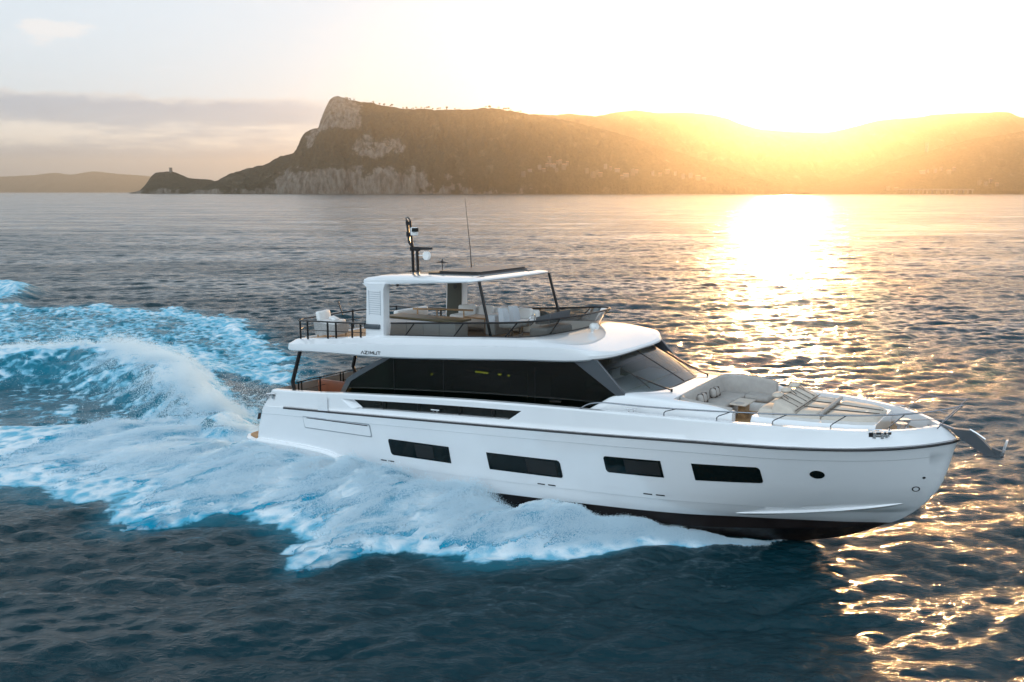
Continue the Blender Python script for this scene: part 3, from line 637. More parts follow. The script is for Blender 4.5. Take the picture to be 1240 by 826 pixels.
MB().tube([wb[ml], wt[ml]], .03, 6, flat=.6).build('windscreen_mullion', M['black_metal'], yacht)
for e in (0, -1): MB().tube([wb[e], wt[e]], .05, 6, flat=.6).build('windscreen_post', M['black_metal'], yacht)
for side in (-1, 1):
    wv = MB(); wv.tube([(17.42, side*1.45, 4.12), (17.0, side*1.5, 4.24), (16.35, side*1.62, 4.46)], .022, 6)
    wv.tube([(16.9, side*1.85, 4.2), (16.5, side*1.72, 4.4), (16.1, side*1.7, 4.60), (15.9, side*1.68, 4.70)], .016, 6).cyl((17.42, side*1.45, 4.05), (17.42, side*1.45, 4.16), .035, 8)
    wv.build('wiper', M['black_metal'], yacht)
MB().loft([[(15.0, -2.3, 4.0), (16.6, -1.9, 4.0), (17.0, 0, 4.05), (16.6, 1.9, 4.0), (15.0, 2.3, 4.0)], [(15.0, -2.3, 3.1), (16.5, -1.9, 3.1), (16.9, 0, 3.1), (16.5, 1.9, 3.1), (15.0, 2.3, 3.1)]], cap=True).build('dashboard', M['dash'], yacht)
for y in (-.9, .9): 
    MB().box((14.4, y, 4.15), (.14, .6, 1.0), bev=.06).box((14.7, y, 3.75), (.6, .6, .2), bev=.06).build('pilot_seat', M['white_vinyl'], yacht)
# coachroof (white moulding in front of the windscreen)
ztop = pch([15.0, 15.55, 16.0, 16.5, 17.3, 18.4, 19.45], [3.38, 3.72, 3.98, 4.07, 4.06, 4.02, 3.93]); yo = pch([15.0, 17.0, 18.4, 19.6], [2.47, 2.46, 2.38, 2.26])
L = []
for x in np.linspace(15.0, 17.8, 30):
    z = ztop(x); w = yo(x); zd = zdk(x)-.02; f = ss(x, 15.6, 16.6)
    sec = [(-w-.03, zd), (-w, zd+(z-zd)*.5), (-w+.02, z-.10), (-w+.06, z-.03), (-w+.14, z), (-w*.6, z+.02*f), (0, z+.06*f)]
    L.append([(x, y, zz) for y, zz in sec] + [(x, -y, zz) for y, zz in reversed(sec[:-1])])
MB().loft(L, closed=False, cap=True).build('coachroof', M['gelcoat'], yacht, sharp=50)
for side in (-1, 1):   # coamings round the foredeck seats
    L = []; xe = 19.5 if side < 0 else 19.75
    for x in np.linspace(17.78, xe, 26):
        k = ss(x, xe-.45, xe); z = ztop(min(x, 19.45))-.06*k; w = yo(x)-.12*k*k; wi = w-.30; zd = zdk(x)-.02
        L.append([(x, side*(w+.03), zd), (x, side*w, zd+(z-zd)*.5), (x, side*(w-.02), z-.10), (x, side*(w-.07), z-.02), (x, side*(w-.15), z), (x, side*(wi+.04), z-.015), (x, side*wi, z-.07), (x, side*wi, zd)])
    MB().loft(L, cap=True).build('seat_coaming', M['gelcoat'], yacht, sharp=50)
# foredeck sofa
def band(path, h0, h1, th, n=8):
    """padded back: path of (x,y,ztop), thickness th, from z h0"""
    loops = []
    P = [Vector(q) for q in path]
    for i, p in enumerate(P):
        t = (P[min(i+1, len(P)-1)]-P[max(i-1, 0)]); t.z = 0; t.normalize(); nn = Vector((-t.y, t.x, 0)); z = p.z
        sec = [(-th/2, h0), (-th/2, z-.08), (-th/2+.04, z-.02), (0, z), (th/2-.04, z-.02), (th/2, z-.08), (th/2+.05, h0)]
        loops.append([(p.x+nn.x*a, p.y+nn.y*a, b) for a, b in sec])
    return loops
def arc(c, r, a0, a1, z, n=8): return [(c[0]+r*math.cos(R_(a0+(a1-a0)*k/n)), c[1]+r*math.sin(R_(a0+(a1-a0)*k/n)), z) for k in range(n+1)]
sp = [(19.55, 1.85, 4.06), (19.0, 1.92, 4.12)] + arc((18.35, 1.45), .5, 90, 180, 4.15) + [(17.86, .6, 4.15), (17.86, -.4, 4.13), (17.86, -1.3, 4.1)] + arc((18.35, -1.55), .5, 180, 260, 4.06, 6) + [(18.9, -2.05, 4.0), (19.45, -2.0, 3.95)]
MB().loft(band(sp, 3.45, 0, .17), cap=True).build('sofa_back', M['beige_fabric'], yacht, sharp=60)
MB().box((18.35, .95, 3.55), (.75, .95, .2), bev=.07).build('seat_cushion', M['beige_fabric'], yacht)
MB().box((18.35, -.05, 3.55), (.75, 1.0, .2), bev=.07).build('seat_cushion', M['beige_fabric'], yacht)
MB().box((18.35, -1.05, 3.55), (.75, .95, .2), bev=.07).build('seat_cushion', M['beige_fabric'], yacht)
MB().box((19.1, 1.5, 3.55), (.78, .62, .2), bev=.08).build('seat_cushion', M['beige_fabric'], yacht)
MB().box((18.35, .0, 3.27), (.72, 3.2, .36), bev=.03).box((19.08, 1.52, 3.27), (.78, .56, .36), bev=.05).build('sofa_base', M['white_vinyl'], yacht)
tb = MB(); tb.box((19.02, .17, 3.64), (.5, .95, .05), bev=.024); tbo = tb.build('foredeck_table', M['cream_fabric'], yacht)
MB().box((19.02, .3, 3.37), (.24, .4, .5), bev=.03).build('table_pedestal', M['wood'], tbo)
MB().cyl((19.02, -.1, 3.664), (19.02, -.1, 3.672), .15, 24).build('table_inlay', M['beige_fabric'], tbo)
# sunpad
def pad_w(x): return np.interp(x, [19.9, 20.6, 21.6, 22.6, 23.05], [1.62, 1.6, 1.46, 1.2, .95])
L = []
for x in np.linspace(19.92, 23.05, 20):
    w = pad_w(x)+.22; L.append([(x, -w, 3.08), (x, -w+.03, 3.6), (x, -w+.12, 3.72), (x, w-.12, 3.72), (x, w-.03, 3.6), (x, w, 3.08)])
sb = MB().loft(L, cap=True).build('sunpad_base', M['gelcoat'], yacht, sharp=50)
def cush(x0, x1, ya, yb, z0, z1, nm, mat, rise=0.0, r=.05):
    """rounded cushion, edges follow ya(x), yb(x); rise lifts the aft edge"""
    Lp = []; N = 10
    for k in range(N+1):
        u = k/N; x = x0+(x1-x0)*u; e = min(1, min(u, 1-u)*6); e = math.sqrt(1-(1-e)**2); zt = z1+rise*(1-u); h = zt-z0; a, b = ya(x), yb(x)
        top = z0+h*(.45+.55*e); rr_ = r*e
        Lp.append([(x, a, z0), (x, a-.0, z0+(top-z0)*.6), (x, a+rr_*.3, top-rr_*.4), (x, a+rr_, top), (x, (a+b)/2, top+.012*e), (x, b-rr_, top), (x, b-rr_*.3, top-rr_*.4), (x, b, z0+(top-z0)*.6), (x, b, z0)])
    return MB().loft(Lp, cap=True).build(nm, mat, yacht, sharp=60)
for k in range(3):
    fa = lambda x, k=k: float(-pad_w(x)+.28+2*(pad_w(x)-.28)*k/3+.012); fb = lambda x, k=k: float(-pad_w(x)+.28+2*(pad_w(x)-.28)*(k+1)/3-.012)
    cush(19.97, 20.42, fa, fb, 3.7, 3.88, 'head_pad', M['cream_fabric'])
    cush(20.36, 20.98, fa, fb, 3.72, 3.90, 'backrest_pad', M['cream_fabric'], rise=.26)
    cush(20.98, 21.62, fa, fb, 3.7, 3.87, 'sun_pad', M['cream_fabric'])
    cush(21.66, 23.0, fa, fb, 3.7, 3.86, 'sun_pad', M['cream_fabric'])
MB().tube([(21.64, -pad_w(21.64)+.3, 3.89), (21.64, pad_w(21.64)-.3, 3.89)], .055, 10).build('pad_bolster', M['beige_fabric'], yacht)
for k in (1, 2):
    for (xa_, xb__, zz) in ((20.99, 21.6, 3.876), (21.68, 22.98, 3.866)):
        q = lambda x: float(-pad_w(x)+.28+2*(pad_w(x)-.28)*k/3)
        MB().tube([(xa_, q(xa_), zz), (xb__, q(xb__), zz)], .012, 5).build('pad_seam', M['seam'], yacht)
for k in range(1, 6):
    q = lambda x: float(-pad_w(x)+.28+2*(pad_w(x)-.28)*k/6); MB().tube([(20.40, q(20.4), 4.165), (20.95, q(20.95), 3.93)], .010, 5).build('pad_seam', M['seam'], yacht)
MB().tube([(20.99, -1.3, 3.9), (20.99, 1.3, 3.9)], .012, 5).build('pad_seam', M['seam'], yacht)
hp = []
for i, (y, wds) in enumerate(((-.82, 'nearest the starboard rail'), (.0, 'in the middle of the backrest'), (.82, 'farthest from the camera by the port rail'))):
    o = on_boat('headrest_cushion', (20.36, y, 4.20), 'oval cream headrest cushion on the sunpad, ' + wds, 'cushion', 'headrest cushions on the sunpad')
    MB().ball((0, 0, 0), .5, 16, 9, (.30, .58, .16)).build('cushion_pad', M['cream_fabric'], o)
    MB().tube([(.05, 0, .078), (.3, 0, -.1)], .012, 5).build('strap', M['seam'], o)
for y, wds in ((-.62, 'nearest the windscreen wiper'), (.42, 'nearer the curved corner')):
    o = on_boat('roll_pillow', (18.06, y, 3.80), 'grey beige strapped pillow on the foredeck sofa, ' + wds, 'pillow', 'pillows on the foredeck sofa')
    MB().box((0, 0, 0), (.2, .52, .28), ry=-.25, bev=.09).build('pillow_body', M['beige_fabric'], o)
    for yy in (-.14, .14): MB().box((.0, yy, 0), (.215, .022, .29), ry=-.25, bev=.09).build('pillow_strap', M['seam'], o)
# aft fly armchair
ac = on_boat('woven_armchair', (4.15, -1.75, 4.80), 'grey woven armchair with white cushions on the aft upper deck', 'armchair', rz=R_(12))
MB().loft([[(-.42, -.45, .05), (.42, -.45, .05), (.42, .45, .05), (-.42, .45, .05)], [(-.46, -.5, .5), (.42, -.48, .42), (.42, .48, .42), (-.46, .5, .5)]], cap=True).build('woven_tub', M['wicker'], ac)
for sx in (-.36, .36):
    for sy in (-.38, .38): MB().cyl((sx, sy, -.05), (sx, sy, .1), .025, 8).build('leg', M['wood'], ac)
MB().box((.05, 0, .48), (.7, .72, .16), bev=.06).build('seat_cushion', M['white_vinyl'], ac)
MB().box((-.34, 0, .68), (.18, .8, .42), ry=-.2, bev=.08).build('back_cushion', M['white_vinyl'], ac)
MB().box((.2, -.15, .62), (.3, .34, .12), ry=.4, bev=.05).build('throw_pillow', M['white_vinyl'], ac)

# cockpit
MB().box((3.7, -1.2, 2.5), (1.6, .28, .85), bev=.06).box((3.7, -.8, 2.25), (1.6, .7, .45), bev=.08).build('cockpit_sofa', M['leather'], yacht)
MB().tube([(3.3, -2.8, 3.1), (3.3, 0, 3.1), (3.3, 2.7, 3.1)], .022, 6).build('cockpit_rail', M['black_metal'], yacht)
MB().tube([(3.3, -2.8, 2.78), (3.3, 0, 2.78), (3.3, 2.7, 2.78)], .012, 6).build('cockpit_rail', M['black_metal'], yacht)
for y in (-2.7, -2.55, -1.6, -.5, -.35, .7, 1.8, 2.6): MB().box((3.3, y, 2.55), (.04, .04, 1.1)).build('rail_post', M['black_metal'], yacht)
MB().tube([(3.2, -2.8, 2.7), (3.1, -2.79, 3.12), (3.48, -2.7, 4.34)], [.075, .075, .07], 8).build('cockpit_pillar', M['black_metal'], yacht)
MB().tube([(3.15, .5, 2.0), (3.14, .5, 2.93), (3.04, .5, 3.17), (3.42, .5, 4.34)], .07, 8).build('cockpit_pillar', M['black_metal'], yacht)
MB().tube([(3.2, 2.8, 2.7), (3.1, 2.79, 3.12), (3.48, 2.7, 4.34)], [.075, .075, .07], 8).build('cockpit_pillar', M['black_metal'], yacht)
MB().box((6.0, -1.9, 2.95), (.55, .4, .05)).build('side_table', M['wood'], yacht)

# bow rails, windlass and anchor gear
hx = [15.15, 15.3, 15.55, 16.0, 17.1, 18.9, 20.2, 21.5, 22.7, 23.8, 24.6, 25.02]
hy = [3.0, 2.99, 2.97, 2.94, 2.9, 2.76, 2.6, 2.34, 1.93, 1.42, .8, .42]
hz = [3.55, 3.66, 3.79, 3.86, 3.88, 3.95, 4.01, 4.07, 4.12, 4.19, 4.28, 4.38]
fyr = pch(hx, hy); fzr = pch(hx, hz)
for side in (-1, 1):
    xs_ = np.concatenate([np.linspace(15.15, 16, 10), np.linspace(16.2, 25.02, 50)])
    MB().tube([(x, side*fyr(x), fzr(x)) for x in xs_], .021, 8).build('bow_rail', M['rail_steel'], yacht)
    for x in (17.8, 19.29, 20.75, 22.15, 23.45):
        y0 = float(bcap(24.53-x))-.1; z0 = float(zcap(x)); x2 = x+.36
        MB().tube([(x, side*y0, z0-.02), (x, side*y0, z0+.1), (x+.05, side*y0, z0+.15), (x2, side*fyr(x2), fzr(x2))], .015, 6).build('rail_stanchion', M['rail_steel'], yacht)
        MB().cyl((x, side*y0, z0-.01), (x, side*y0, z0+.05), .026, 8).build('stanchion_foot', M['chrome'], yacht)
    MB().tube([(24.45, side*.42, 3.68), (24.5, side*.42, 3.75), (25.02, side*.42, 4.38)], .017, 6).build('rail_stanchion', M['rail_steel'], yacht)
    MB().tube([(23.5, side*1.25, 3.95), (24.3, side*.65, 3.95), (24.62, side*.42, 3.93)], .011, 6).build('lower_rail', M['rail_steel'], yacht)
    MB().loft([[(23.04, side*(float(bcap(24.53-23.04))+o_), 3.55), (23.28, side*(float(bcap(24.53-23.28))+o_+.012), 3.55), (23.52, side*(float(bcap(24.53-23.52))+o_), 3.55), (23.52, side*(float(bcap(24.53-23.52))+o_), 3.69), (23.28, side*(float(bcap(24.53-23.28))+o_+.012), 3.69), (23.04, side*(float(bcap(24.53-23.04))+o_), 3.69)] for o_ in (-.05, .035)], cap=True).build('fairlead_recess', M['black_trim'], yacht)
    fl_ = MB(); y0 = side*(float(bcap(24.53-23.27))+.035); a = side*.5
    fl_.box((23.27, y0-side*.03, 3.62), (.46, .1, .05), rz=-a*.9).box((23.14, y0+side*.05, 3.62), (.07, .12, .16), rz=-a).box((23.32, y0-side*.05, 3.62), (.07, .12, .16), rz=-a).box((23.42, y0-side*.11, 3.63), (.05, .1, .14), rz=-a)
    fl_.tube([(23.0, y0+side*.1, 3.74), (23.3, y0-side*.06, 3.76)], .02, 8); fl_.build('bow_fairlead', M['chrome'], yacht)
    cl = MB(); cl.tube([(16.55, side*2.72, 3.72), (16.9, side*2.72, 3.73)], .02, 8).cyl((16.65, side*2.72, 3.6), (16.65, side*2.72, 3.72), .018).cyl((16.8, side*2.72, 3.6), (16.8, side*2.72, 3.72), .018); cl.build('cleat', M['chrome'], yacht)
wl = MB(); wl.cyl((23.55, -.25, 3.3), (23.55, -.25, 3.62), .13, 18, .1).cyl((23.55, .25, 3.3), (23.55, .25, 3.62), .13, 18, .1).cyl((23.55, -.25, 3.62), (23.55, -.25, 3.68), .15, 18).cyl((23.55, .25, 3.62), (23.55, .25, 3.68), .15, 18)
wl.box((23.9, 0, 3.42), (.35, .5, .12), bev=.03).tube([(24.0, -.12, 3.5), (24.4, -.08, 3.6)], .03, 8).tube([(24.0, .12, 3.5), (24.4, .08, 3.6)], .03, 8).cyl((24.15, -.35, 3.35), (24.15, -.35, 3.6), .05).cyl((24.15, .35, 3.35), (24.15, .35, 3.6), .05)
wl.build('windlass', M['chrome'], yacht)
MB().tube([(24.45, 0, 3.72), (24.9, 0, 3.60), (25.2, 0, 3.62)], [.12, .1, .08], 8, flat=.3).build('bow_roller', M['chrome'], yacht)
ank = on_boat('anchor', (24.55, 0, 3.6), 'grey steel anchor hanging from the bow roller of the yacht', 'anchor')
am = MB(); P1 = lambda y: [(.15, y, .05), (.66, y, .06), (.98, y, -.20), (1.22, y, -.44), (1.25, y, -.56), (1.02, y, -.56), (.62, y, -.30), (.28, y, -.08)]
am.loft([P1(-.09), P1(.09)], cap=True); am.build('shank', M['grey_metal'], ank)
fk = MB(); fk.prism([(1.18, -.05, -.34), (1.4, -.05, -.40), (1.46, -.05, -.52), (1.28, -.05, -.58), (1.15, -.05, -.5)], (0, .1, 0)); fk.prism([(.78, -.32, -.59), (1.38, -.1, -.58), (1.45, 0, -.57), (1.38, .1, -.58), (.78, .32, -.59), (.95, 0, -.56)], (0, 0, .03))
fk.build('fluke', M['grey_metal'], ank)
MB().loft([[(1.38, -.05, -.54), (1.46, -.05, -.50), (1.46, .05, -.50), (1.38, .05, -.54)], [(1.42, -.06, -.30), (1.50, -.06, -.28), (1.50, .06, -.28), (1.42, .06, -.30)], [(1.48, -.03, -.10), (1.53, -.03, -.09), (1.53, .03, -.09), (1.48, .03, -.10)]], cap=True).build('fluke', M['chrome'], ank)
MB().tube([(.62, 0, .07), (.8, 0, -.02), (1.0, 0, -.15)], .025, 6).build('chain_link', M['chrome'], ank)
# ------------------------------------------------------------------ sea
F2 = np.array([0.83987, -0.54272]); P2 = np.array([0.54278, 0.83985]); O2 = np.array([-9.1377, 36.7650])
def to_boat(x, y): dx = x-O2[0]; dy = y-O2[1]; return dx*F2[0]+dy*F2[1], dx*P2[0]+dy*P2[1]
def to_world(bx, by): return O2[0]+bx*F2[0]+by*P2[0], O2[1]+bx*F2[1]+by*P2[1]
def poly_sd(px, py, poly):
    """signed distance to a closed polygon, positive inside"""
    poly = np.array(poly, float); d = np.full(px.shape, 1e9); ins = np.zeros(px.shape, bool); n = len(poly)
    for i in range(n):
        a = poly[i]; b = poly[(i+1) % n]; e = b-a; wx = px-a[0]; wy = py-a[1]
        t = np.clip((wx*e[0]+wy*e[1])/(e@e), 0, 1); d = np.minimum(d, np.hypot(wx-t*e[0], wy-t*e[1]))
        c = (a[1] > py) != (b[1] > py); ins ^= c & (px < (b[0]-a[0])*(py-a[1])/(b[1]-a[1]+1e-12)+a[0])
    return np.where(ins, d, -d)
def line_sd(px, py, pts):
    """nearest point on a polyline: (signed lateral distance, left positive; arc position 0..1)"""
    pts = np.array(pts, float); seg = np.hypot(*np.diff(pts, axis=0).T); cum = np.concatenate([[0], np.cumsum(seg)])
    best = np.full(px.shape, 1e9); sd = np.zeros(px.shape); u = np.zeros(px.shape)
    for i in range(len(pts)-1):
        a = pts[i]; e = (pts[i+1]-a); L = seg[i]; wx = px-a[0]; wy = py-a[1]; t = np.clip((wx*e[0]+wy*e[1])/(L*L), 0, 1)
        dx = wx-t*e[0]; dy = wy-t*e[1]; d = np.hypot(dx, dy); m = d < best; best = np.where(m, d, best)
        sd = np.where(m, d*np.sign(e[0]*dy-e[1]*dx), sd); u = np.where(m, (cum[i]+t*L)/cum[-1], u)
    return sd, u
CREST = [(2.2, -2.0), (-1.5, -1.5), (-4, -.7), (-6.3, 0), (-9, 1.2), (-11.9, 2.6), (-15, 4.0), (-18.5, 5.0), (-21.5, 4.9), (-24.5, 3.2), (-29, -2.5), (-36, -13)]
CREST2 = [(-52, 13), (-56, 18), (-60, 21.5), (-65, 24.8), (-70, 25.5), (-80, 24)]
FARFOAM = [(-7, 6.6), (-9.5, 9.5), (-11.6, 11.4), (-19.7, 17), (-30.7, 22.7), (-38.6, 24), (-49, 21.3), (-55, 16), (-60, 6), (-50, -8), (-40, -9), (-31, 2), (-27, 7), (-23, 9.5), (-13.5, 6.5)]
y_in = pch([-18, -12.4, -10.5, -8, -6, -2, 0, 1.5, 3, 8, 14, 16, 18, 19.5, 20.7], [-9.5, -5.6, -4.4, -2.8, -1.9, -1.9, -2.3, -2.75, -2.85, -2.8, -2.6, -2.3, -1.75, -1.0, -.15])
y_out = pch([-18, -14, -8, -4, -.6, .6, 2.6, 3.9, 4.8, 5.8, 7.4, 8.9, 9.6, 10.3, 11.0, 11.6, 13.6, 14.8, 16.4, 17.5, 18.9, 19.7, 20.7], [-15, -13, -10.6, -9.9, -9.2, -8.3, -9.7, -9.5, -8.3, -7.5, -7.5, -8.0, -8.7, -8.9, -7.0, -6.2, -6.5, -5.9, -4.4, -3.0, -1.8, -1.2, -.3])
h_pk = pch([-18, -10, -6, -2, 1, 3, 5, 7, 10, 13, 16, 18, 19.5, 20.7], [.35, .6, .7, .62, .66, .88, 1.0, 1.02, 1.02, .92, .68, .42, .22, .06])
def spray_prof(d): return np.interp(d, [-.2, 0, .15, .32, .55, .8, 1.0, 1.3], [.05, .22, .70, 1.0, .74, .36, .06, 0])
def wake(bx, by):
    """height, foam cover and aeration of the disturbed water, boat coordinates"""
    h = np.zeros(bx.shape); f = np.zeros(bx.shape); a = np.zeros(bx.shape)
    nz = fbm(bx*.45, by*.45, 3, 5); nf = fbm(bx*1.4, by*1.4, 9, 5)
    # quarter wash on the near side
    yi = y_in(bx); yo_ = y_out(bx); w = yi-yo_; d = (yi-by)/np.maximum(w, .05); on = (bx < 20.7) & (bx > -30)
    dd = d+(nz-.5)*.5; cov = ss(dd, -.12, .05)*ss(dd, 1.14, .86)*on; cov = cov*ss(bx, -30, -12)
    h += cov*spray_prof(d)*h_pk(bx)*(.55 if True else 1); f = np.maximum(f, cov*(.95-.25*ss(bx, -4, -16))); a = np.maximum(a, ss(d, -.4, 0)*ss(d, 1.3, .95)*on*ss(bx, 20.5, 16)*.7)
    # tail wave
    sd, u = line_sd(bx, by, CREST); amp = np.interp(u, [0, .06, .2, .4, .6, .8, 1], [.1, .5, 1.0, 1.2, 1.15, 1.05, .6]); wn = np.interp(u, [0, .2, .5, 1], [.7, 1.5, 2.6, 3.5])
    # walking aft along the crest, the camera side is left (positive)
    q = sd+(nz-.5)*2.0; amp = amp*(.62+.75*fbm(bx*.33+7, by*.33, 77, 3))
    prof = np.where(q > 0, np.exp(-(q/(wn*.85))**2), np.exp(-(q/(wn*1.25))**2)); h += amp*prof
    top = ss(q, wn*.55, -.1)*ss(q, -wn*2.4, -wn*.6); f = np.maximum(f, top*np.interp(u, [0, .08, .8, 1], [.3, .98, .9, .5])*(.72+.5*nf))
    face = ss(q, wn*2.2, wn*.9)*ss(q, -wn*2, 0); a = np.maximum(a, face*1.0); f = np.maximum(f, face*(.10+.62*fbm(bx*.9-by*.5, by*.4+bx*.2, 33, 5)**1.4))
    # trough behind the transom
    tr = np.exp(-((bx+4)/6)**2-((by-2.2)/3.0)**2); h -= .35*tr; a = np.maximum(a, tr*.75); f = np.maximum(f, tr*(.25+.45*nf))
    # far side foam field, broken
    sdp = poly_sd(bx, by, FARFOAM)+(nz-.5)*4.0; k = ss(sdp, -.6, 2.0); a = np.maximum(a, ss(sdp, -2.5, 1.5)*.95)
    edge = np.exp(-((sdp-1.0)/1.2)**2); f = np.maximum(f, k*(.20+.42*nz)+edge*.42*(.4+nf)); h += k*(nf-.4)*.35+edge*.25*np.minimum(1, np.maximum(0, nz*2-.6))
    sd2, u2 = line_sd(bx, by, CREST2); wv = np.exp(-(sd2/1.8)**2)*np.sin(np.clip(u2, 0, 1)*math.pi); h += wv*1.0; f = np.maximum(f, np.exp(-((sd2-.8)/1.6)**2)*np.sin(np.clip(u2, 0, 1)*math.pi)**.5*.8); a = np.maximum(a, wv)
    # wash between the tail wave and the quarter wash
    mid = ss(bx, 1.5, -1)*ss(bx, -34, -20)*(by < 4)*ss(by, -16, -6); inside = mid*ss(-d, -.1, .3)*ss(q, wn*.6, wn*1.6)*(sd > 0)
    a = np.maximum(a, inside*.55); f = np.maximum(f, inside*(.06+.5*nf*nz*1.6)); h -= inside*.35
    return h, np.clip(f, 0, 1), np.clip(a, 0, 1)
# waves
NW = 230; wr = np.random.default_rng(21)
lam = np.exp(wr.uniform(math.log(.30), math.log(17), NW)); th_ = math.atan2(-1, .14)+wr.normal(0, .46, NW); ph = wr.uniform(0, 2*math.pi, NW)
kk = 2*math.pi/lam; slope = .205*np.interp(lam, [.3, .6, 1.2, 2.5, 5, 17], [1.25, 1.5, 1.4, .75, .34, .12]); amp_ = slope*math.sqrt(2)/math.sqrt(NW)*lam/(2*math.pi)*1.35
def sea(x, y, spacing):
    z = np.zeros(x.shape); ox = np.zeros(x.shape); oy = np.zeros(x.shape)
    gust = .55+.9*fbm(x*.012+3, y*.03, 40, 4)
    for i in range(NW):
        fd = ss(lam[i]/spacing, 1.8, 3.6)
        if fd.max() <= 0: continue
        m = np.nonzero(fd > 0)
        c, s = math.cos(th_[i]), math.sin(th_[i]); p = kk[i]*(c*x[m]+s*y[m])+ph[i]; A = amp_[i]*fd[m]*(gust[m] if lam[i] < 5 else 1)
        z[m] += A*np.sin(p); q = A*np.cos(p)*1.0; ox[m] += c*q; oy[m] += s*q
    return z, ox, oy
rs_ = [4.0]
while rs_[-1] < 30000:
    r = rs_[-1]; rs_.append(r+(.5 if r < 11 else max(.055, .0029*r) if r < 250 else .0042*r if r < 800 else .014*r))
rs_ = np.array(rs_); tc_ = np.arange(0, 34, .050); g = [tc_[-1]]
while g[-1] < 180: g.append(g[-1]+max(.056, (g[-1]-33.9)*.12))
g[-1] = 180.0; half_t = np.concatenate([tc_, g[1:]]); th = R_(1)*np.concatenate([-half_t[::-1], half_t[1:-1]])
RR, TT = np.meshgrid(rs_, th, indexing='ij'); GX = RR*np.sin(TT); GY = RR*np.cos(TT)
spc = np.maximum(np.gradient(rs_)[:, None]*np.ones_like(TT), RR*np.gradient(th)[None, :])
GZ, OX, OY = sea(GX, GY, spc)
bx_, by_ = to_boat(GX, GY); foam = np.zeros(GX.shape); aer = np.zeros(GX.shape)
msk = (bx_ > -95) & (bx_ < 24) & (by_ > -22) & (by_ < 40) & (GY > 0)
hw_, fw_, aw_ = wake(bx_[msk], by_[msk]); foam[msk] = fw_; aer[msk] = aw_
GZ[msk] = GZ[msk]*(1-.45*fw_)+hw_
hole_ = ss(hull_b(np.clip(bx_, 1.5, 23), .9)-abs(by_), -.2, .5)*(bx_ > 1.5)*(bx_ < 21.5)      # the hull presses the water down
GZ = GZ*(1-hole_*ss(bx_, 18.5, 16))-.40*hole_*(abs(by_) < 3.2)*ss(bx_, 17, 13)
NR, NT = GX.shape
V = np.stack([GX-OX, GY-OY, GZ], -1).reshape(-1, 3); F = grid_faces(NR, NT, True)[:, ::-1]
cap_i = len(V); V = np.vstack([V, [[0, 0, 0]]])
capf = np.stack([np.full(NT, cap_i), (np.arange(NT)+1) % NT, np.arange(NT), np.arange(NT)], -1)
wm = quick_mesh('sea_water', V, F)
urough = .11+.08*ss(np.log(spc), math.log(.25), math.log(6.0))     # slopes too fine for the mesh become roughness
for nm_, ar_ in (('foam', foam), ('aer', aer), ('rough', urough)):
    at = wm.attributes.new(nm_, 'FLOAT', 'POINT'); at.data.foreach_set('value', np.append(ar_.ravel(), 0).astype(np.float32))
FOAM_COL = (0.74, 0.86, 0.92)
def foam_pattern(nt, pos, scale=1.0):
    n = nd(nt, 'ShaderNodeTexNoise', i_Scale=1.7*scale, i_Detail=9.0, i_Roughness=0.66, i_Distortion=0.6); lk(nt, pos, n.inputs['Vector'])
    v = nd(nt, 'ShaderNodeTexVoronoi', i_Scale=2.6*scale, feature='SMOOTH_F1', i_Smoothness=0.4); lk(nt, mixc(nt, .25, pos, n.outputs['Color']), v.inputs['Vector'])
    return math_n(nt, 'ADD', math_n(nt, 'MULTIPLY', n.outputs[0], .75), math_n(nt, 'MULTIPLY', v.outputs['Distance'], .40))
